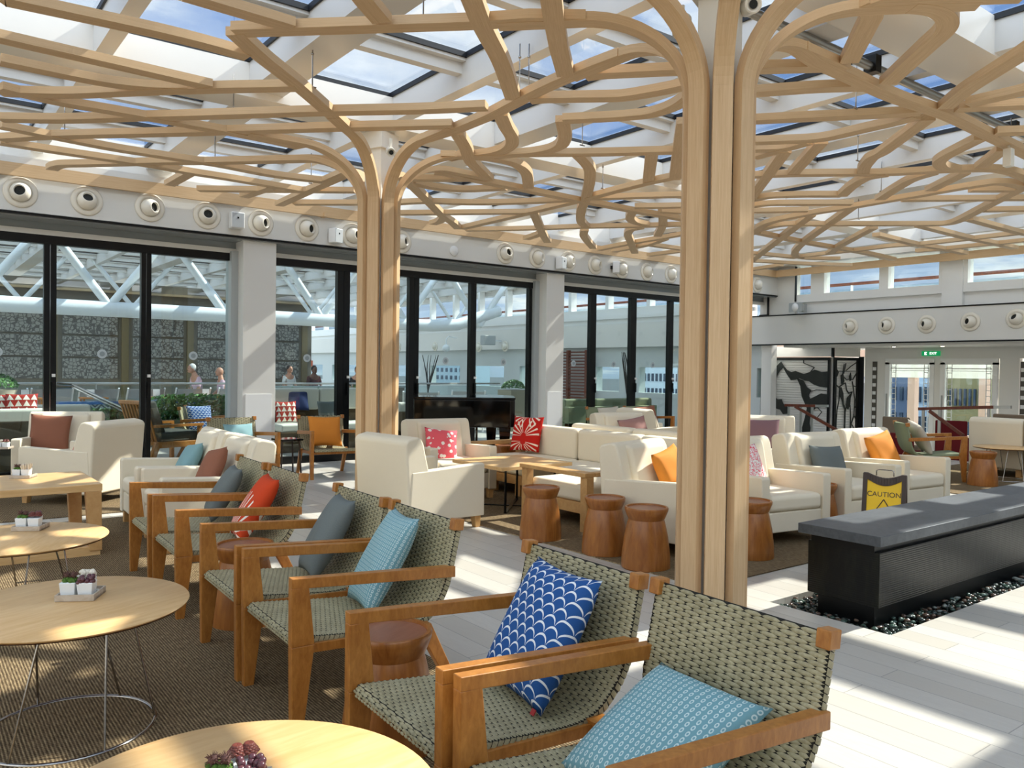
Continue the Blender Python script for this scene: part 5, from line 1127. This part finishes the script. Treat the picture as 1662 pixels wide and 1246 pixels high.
# outdoor lounge furniture next to the glass
wickb = fabric('dark_wicker', hexc('3f3326'), hexc('6a5a45'), 90, .7, .004); offw = fabric('off_white_outdoor', hexc('e4e1d4'), hexc('cfccc0')); dgrey = fabric('dark_grey_outdoor', hexc('55564f'), hexc('44453f'))
def osofa(x0, x1, y, m, c, lb, hb=.62, z=0):
    r = thing('outdoor_sofa', lb, 'sofa', ((x0+x1)/2, y, z), 0, 'outdoor sofas beyond the glass doors'); w_ = (x1-x0)
    MB().box((0, 0, .16), (w_, .8, .32)).build('base', m, r, bevel=.01); MB().box((0, -.34, .42), (w_, .12, hb-.2)).build('back_frame', m, r, bevel=.01)
    n = max(1, round(w_/.8))
    for i in range(n):
        X = -w_/2+(i+.5)*w_/n; cushion(r, 'seat_cushion', (X, .06, .38), (w_/n-.02, .66, .12), .03, c); cushion(r, 'back_cushion', (X, -.2, max(.6, hb-.16)), (w_/n-.02, .15, .36), .04, c)
    return r
osofa(-.6, 1.65, 11.9, wickb, offw, 'low outdoor sofa with off-white cushions outside the left door panes', .62)
osofa(1.3, 2.2, 12.9, wickb, offw, 'outdoor daybed end with off-white cushion outside the second door pane', .60)
osofa(4.75, 6.5, 12.5, wickb, offw, 'outdoor wicker sofa with tall off-white cushions right of the first pillar', .98).rotation_euler = (0, 0, pi)
osofa(10.4, 12.9, 12.2, sage, sage, 'long sage green outdoor bench sofa beyond the doors right of the second pillar', .62)
osofa(6.6, 7.6, 12.0, wickb, offw, 'outdoor sofa end beside the further timber column', .62)
for px_, py_, v, kd, lb in ((22, 661, 11.95, 'tri', 'red triangle-print pillow outside, left one of the pair'), (36, 660, 11.9, 'tri', 'red triangle-print pillow outside, right one of the pair'), (464, 668, 12.42, 'tri', 'red triangle-print pillow on the outdoor wicker sofa'), (484, 650, 12.62, 'navy', 'navy pillow on top of the outdoor wicker sofa'), (532, 667, 12.42, 'slate', 'blue-grey pillow on the outdoor sofa right of the first pillar')):
    p = ov(px_, py_, v); pillow(kd, lb, (p.x, v, p.z), 0, 12, 0, (.36, .34), .10)
# slatted teak lounge chair and wicker chair with blue pillow
r = thing('slatted_lounge_chair', 'teak slat-backed lounge chair with dark grey cushions outside the doors', 'armchair', (3.0, 11.95, 0), face(.95, .3))
for i in range(9): MB().beam((-.3+i*.075, .30, .30), (-.3+i*.075, .46, .82), .03, .018).build('back_slat', teak, r)
b = MB(); b.beam((-.36, .44, .83), (.36, .44, .83), .05, .05); b.beam((-.36, .30, .28), (.36, .30, .28), .05, .05); b.beam((-.34, -.35, .26), (-.34, .3, .26), .05, .08); b.beam((.34, -.35, .26), (.34, .3, .26), .05, .08); b.build('frame', teak, r, bevel=.004)
for sx in (-1, 1):
    b = MB(); b.hexa([(sx*.34-.03, .38, 0), (sx*.34+.03, .38, 0), (sx*.34+.03, .46, 0), (sx*.34-.03, .46, 0)], [(sx*.34-.03, .26, .30), (sx*.34+.03, .26, .30), (sx*.34+.03, .34, .30), (sx*.34-.03, .34, .30)]); b.build('leg', teak, r); MB().beam((sx*.34, -.33, 0), (sx*.34, -.33, .5), .05, .05).build('leg', teak, r); MB().beam((sx*.36, -.36, .52), (sx*.36, .36, .52), .06, .035).build('armrest', teak, r)
cushion(r, 'seat_cushion', (0, -.05, .36), (.62, .62, .14), .03, dgrey); b = MB(); b.hexa([(-.3, .15, .42), (.3, .15, .42), (.3, .28, .42), (-.3, .28, .42)], [(-.3, .30, .86), (.3, .30, .86), (.3, .42, .86), (-.3, .42, .86)]); b.build('back_cushion', dgrey, r, bevel=.03)
q = dup(W0, (3.75, 12.5, 0), face(.9, -.4), 'woven armchair outside with a blue scallop-print pillow, left of the first pillar', GW); pillow('scallop', 'blue scallop-print pillow outside the doors left of the first pillar', onchair(3.75, 12.5, face(.9, -.4), 0, .1, .54), face(.2, -1), 15, 0, (.40, .42), .13)
# ceiling fittings outside: camera dome
p = atplane(724, 565, u=RU-.42); r = thing('dome_camera', 'white dome camera hanging from a curved arm outside above the piano', 'camera', p); b = MB(); b.ball((0, 0, 0), .13, 10); b.build('dome', outw, r, smooth=True); b = MB(); b.tube([(0, 0, .12), (0, 0, .3), (.1, 0, .4), (.42, 0, .35)], .02, 8); b.build('arm', outw, r, smooth=True)
r = thing('floodlight', 'white outdoor floodlight beyond the doors right of the piano', 'lamp', atplane(792, 552, u=RU-.5)); MB().box((0, 0, 0), (.42, .25, .30)).build('housing', greypaint, r, bevel=.02); MB().beam((.2, 0, 0), (.55, 0, -.02), .05, .05).build('bracket', outw, r)
for i, (x, y, lb) in enumerate(((706, 562, 'first'), (777, 563, 'second'), (820, 562, 'third'), (647, 563, 'fourth'), (470, 564, 'fifth'))):
    p = atplane(x, y, u=RU-.01); nozzle(p, -pi/2, -.5, .0, 'round air nozzle outside on the far fascia, '+('above the piano' if i == 0 else 'over the right end of the piano' if i == 1 else 'left of the second pillar' if i == 2 else 'just right of the further column' if i == 3 else 'above the orange-red bar panels'))
# ------------------------------------------------------------------ people outside
skin = mat('skin', color=hexc('b98468'), rough=.5); skind = mat('darker_skin', color=hexc('6d4634'), rough=.5)
def skinned(name, nodes, edges, m, parent, sub=2, root=0):
    me = bpy.data.meshes.new(name); me.from_pydata([n[:3] for n in nodes], edges, []); me.materials.append(m); o = bpy.data.objects.new(name, me); C.objects.link(o); o.parent = parent
    sk = o.modifiers.new('skin', 'SKIN'); sk.use_smooth_shade = True; sv = me.skin_vertices[0].data
    for i, n in enumerate(nodes): sv[i].radius = (n[3], n[4] if len(n) > 4 else n[3]); sv[i].use_root = (i == root)
    s_ = o.modifiers.new('sub', 'SUBSURF'); s_.levels = s_.render_levels = sub; return o
def person(x, y, z, rz, lb, shirt, trousers, sk, hairc, lean=.0, h=1.72, armf=.25):
    r = thing('person', lb, 'person', (x, y, z), rz); k = h/1.75; L = lean
    N = [(0, 0, .93, .135, .11), (0, -.02*L, 1.15, .125, .10), (0, -.25*L, 1.38, .15, .11), (0, -.32*L, 1.50, .06, .06), (0, -.42*L, 1.60, .055, .06),
         (.17, -.24*L, 1.40, .055), (.23, -.2*L-.02, 1.15, .042), (.20, -armf-.1*L, .96, .034), (.19, -armf-.05-.1*L, .88, .03),
         (-.17, -.24*L, 1.40, .055), (-.23, -.2*L-.02, 1.15, .042), (-.20, -armf-.1*L, .96, .034), (-.19, -armf-.05-.1*L, .88, .03),
         (.09, 0, .86, .085), (.10, -.02, .48, .058), (.10, .03, .08, .042), (.10, -.12, .035, .035), (-.09, 0, .86, .085), (-.10, -.02, .48, .058), (-.10, .03, .08, .042), (-.10, -.12, .035, .035)]
    N = [tuple(v*k for v in n) for n in N]
    E = [(0, 1), (1, 2), (2, 3), (3, 4), (2, 5), (5, 6), (6, 7), (7, 8), (2, 9), (9, 10), (10, 11), (11, 12), (0, 13), (13, 14), (14, 15), (15, 16), (0, 17), (17, 18), (18, 19), (19, 20)]
    body = skinned('body', N, E, sk, r)
    hd = MB(); hc = Vector((0, -.50*L-.01, 1.635))*k; hd.ball(hc, .1*k, 12, sq=(.80, .98, 1.15)); hd.ball(hc+Vector((0, -.098, -.01))*k, .016*k, 6, sq=(.8, 1, 1.4)); 
    for s_ in (-1, 1): hd.ball(hc+Vector((s_*.08, .01, -.01))*k, .022*k, 6, sq=(.4, .8, 1.2))
    hd.ball(hc+Vector((0, -.055, -.07))*k, .045*k, 8, sq=(1, 1, .8)); hd.build('head', sk, r, smooth=True, auto=180)
    ey = MB()
    for s_ in (-1, 1): ey.ball(hc+Vector((s_*.032, -.088, .015))*k, .010*k, 5)
    ey.ball(hc+Vector((0, -.092, -.052))*k, .014*k, 5, sq=(1.6, .4, .35)); ey.build('eyes_and_mouth', mat('face_dark', color=hexc('3a2420'), rough=.5), r)
    if hairc: ha = MB(); ha.ball(hc+Vector((0, .022, .03))*k, .104*k, 10, sq=(.86, .92, 1.05)); ha.build('hair', mat('hair_'+hairc, color=hexc(hairc), rough=.8), r, smooth=True, auto=180)
    T = [N[0], N[1], N[2], N[5], N[6], N[9], N[10]]; T = [(n[0], n[1], n[2], n[3]*1.14, (n[4] if len(n) > 4 else n[3])*1.16) for n in T]; T[0] = (T[0][0], T[0][1], T[0][2]-.03, T[0][3], T[0][4])
    skinned('shirt', T, [(0, 1), (1, 2), (2, 3), (3, 4), (2, 5), (5, 6)], shirt, r)
    T = [N[0], N[13], N[14], N[15], N[17], N[18], N[19]]; T = [(n[0], n[1], n[2], n[3]*1.14, (n[4] if len(n) > 4 else n[3])*1.14) for n in T]
    skinned('trousers', T, [(0, 1), (1, 2), (2, 3), (0, 4), (4, 5), (5, 6)], trousers, r)
    # hands with fingers
    for s_ in (1, -1):
        w_ = Vector(N[8][:3]); w_.x *= s_; hb = MB(); hb.ball(w_+Vector((0, -.01, -.045))*k, .036*k, 6, sq=(.45, .9, 1.1))
        for f_ in range(4): hb.tube([w_+Vector((0, -.034+.018*f_, -.075))*k, w_+Vector((0, -.036+.018*f_, -.105))*k, w_+Vector((-.01*s_, -.036+.018*f_, -.13+.006*abs(f_-1)))*k], [.009*k, .008*k, .006*k], 6)
        hb.tube([w_+Vector((0, -.04, -.04))*k, w_+Vector((-.01*s_, -.062, -.07))*k], [.010*k, .007*k], 6); hb.build('hand', sk, r, smooth=True)
pinks = fabric('pink_shirt_cloth', hexc('dbbfca'), hexc('c9a5b6'), 30); navyc = fabric('navy_cloth', hexc('20263f'), hexc('171b2e'), 30); whitec = fabric('white_cloth', hexc('e3e3e0'), hexc('cfcfcc'), 30); maroon = fabric('maroon_cloth', hexc('4e2428'), hexc('3c1a1e'), 30); blackc = fabric('black_cloth', hexc('1b1b1e'), hexc('101012'), 30)
p = ov(322, 640, 21.2); person(p.x, 21.2, -.35, face(-1, -.15), 'grey-haired person in a pale pink shirt and dark trousers walking left beyond the loungers', pinks, navyc, skin, 'c9c8c4', .35)
p = ov(360, 640, 21.0); person(p.x, 21.0, -.42, face(-1, .1), 'bald person in a pale shirt half hidden by the frame beside the first pillar', pinks, navyc, skin, None, .1)
p = ov(468, 640, 24); person(p.x, 24, -.35, face(.3, -1), 'person in a white shirt and dark waistcoat standing behind the outdoor counter', whitec, blackc, skin, '2a2320', .1)
p = ov(509, 640, 23); person(p.x, 23, -.35, face(.1, -1), 'dark-haired person in a maroon waistcoat behind the outdoor counter', maroon, blackc, skind, '15110f', .05)
p = ov(580, 640, 21.5); person(p.x, 21.5, -.35, face(-.6, -1), 'person in a black suit seen just left of the further timber column', blackc, blackc, skin, '2a1d16', .0)
r = thing('serving_counter', 'low outdoor serving counter in front of the staff by the first pillar', 'counter', (10.2, 22.0, -.35)); MB().box((0, 0, .55), (4.5, .5, 1.1)).build('counter_body', mat('counter_taupe', color=hexc('6b5f52'), rough=.6), r); MB().box((0, 0, 1.12), (4.6, .6, .05)).build('countertop', greypaint, r)
# ------------------------------------------------------------------ buildings on the far shore
def building(px0_, px1_, ytop, dist, c, lb, wm, rows, cols, roof=None):
    a = atplane(px0_, ytop, u=dist); c1 = atplane(px1_, ytop, u=dist); v0, v1 = c1.y, a.y; zt = a.z
    r = thing('apartment_building', lb, 'building', (dist, (v0+v1)/2, -14)); L = v1-v0; Hh = zt+14
    MB().box((5, 0, Hh/2), (10, L, Hh)).build('walls', mat('facade_'+c, color=hexc(c), rough=.8), r)
    if roof: MB().box((5, 0, Hh+.4), (11, L*1.03, 1.2)).build('roof', mat('roof_'+roof, color=hexc(roof), rough=.8), r)
    wmm = MB().box((0, 0, 0), (.3, L/cols*.42, 1.5)).mesh('window', [wm])
    for j in range(rows):
        for i in range(cols):
            o = bpy.data.objects.new('window', wmm); C.objects.link(o); o.parent = r; o.location = (-.1, -L/2+(i+.5)*L/cols, Hh-1.8-j*2.9)
wn = mat('window_dark', color=hexc('2a3c50'), rough=.2)
building(1448, 1482, 612, 90, '5d6a80', 'dark slate-roofed grey building on the far shore, leftmost through the doors', wn, 5, 3)
building(1482, 1533, 610, 80, 'a5b7c9', 'pale blue apartment building on the far shore seen through the left door glass', wn, 6, 6)
building(1534, 1596, 611, 75, '8a8058', 'yellow-green apartment building on the far shore seen through the doors', wn, 6, 8)
building(1597, 1640, 610, 100, 'b9c4cf', 'pale building on the far shore at the right of the doors', wn, 6, 5)
building(1020, 1110, 597, 120, 'd5dbe0', 'long white building on the far shore seen through the last door panes', wn, 4, 14)
building(660, 760, 592, 170, '9fb0b8', 'distant pale building above the piano', wn, 3, 14)
g = MB(); g.bb((26, -200, -15), (400, 400, -14)); o = structure(g.build('floor', mat('harbour_water', color=hexc('3b5563'), rough=.15)))
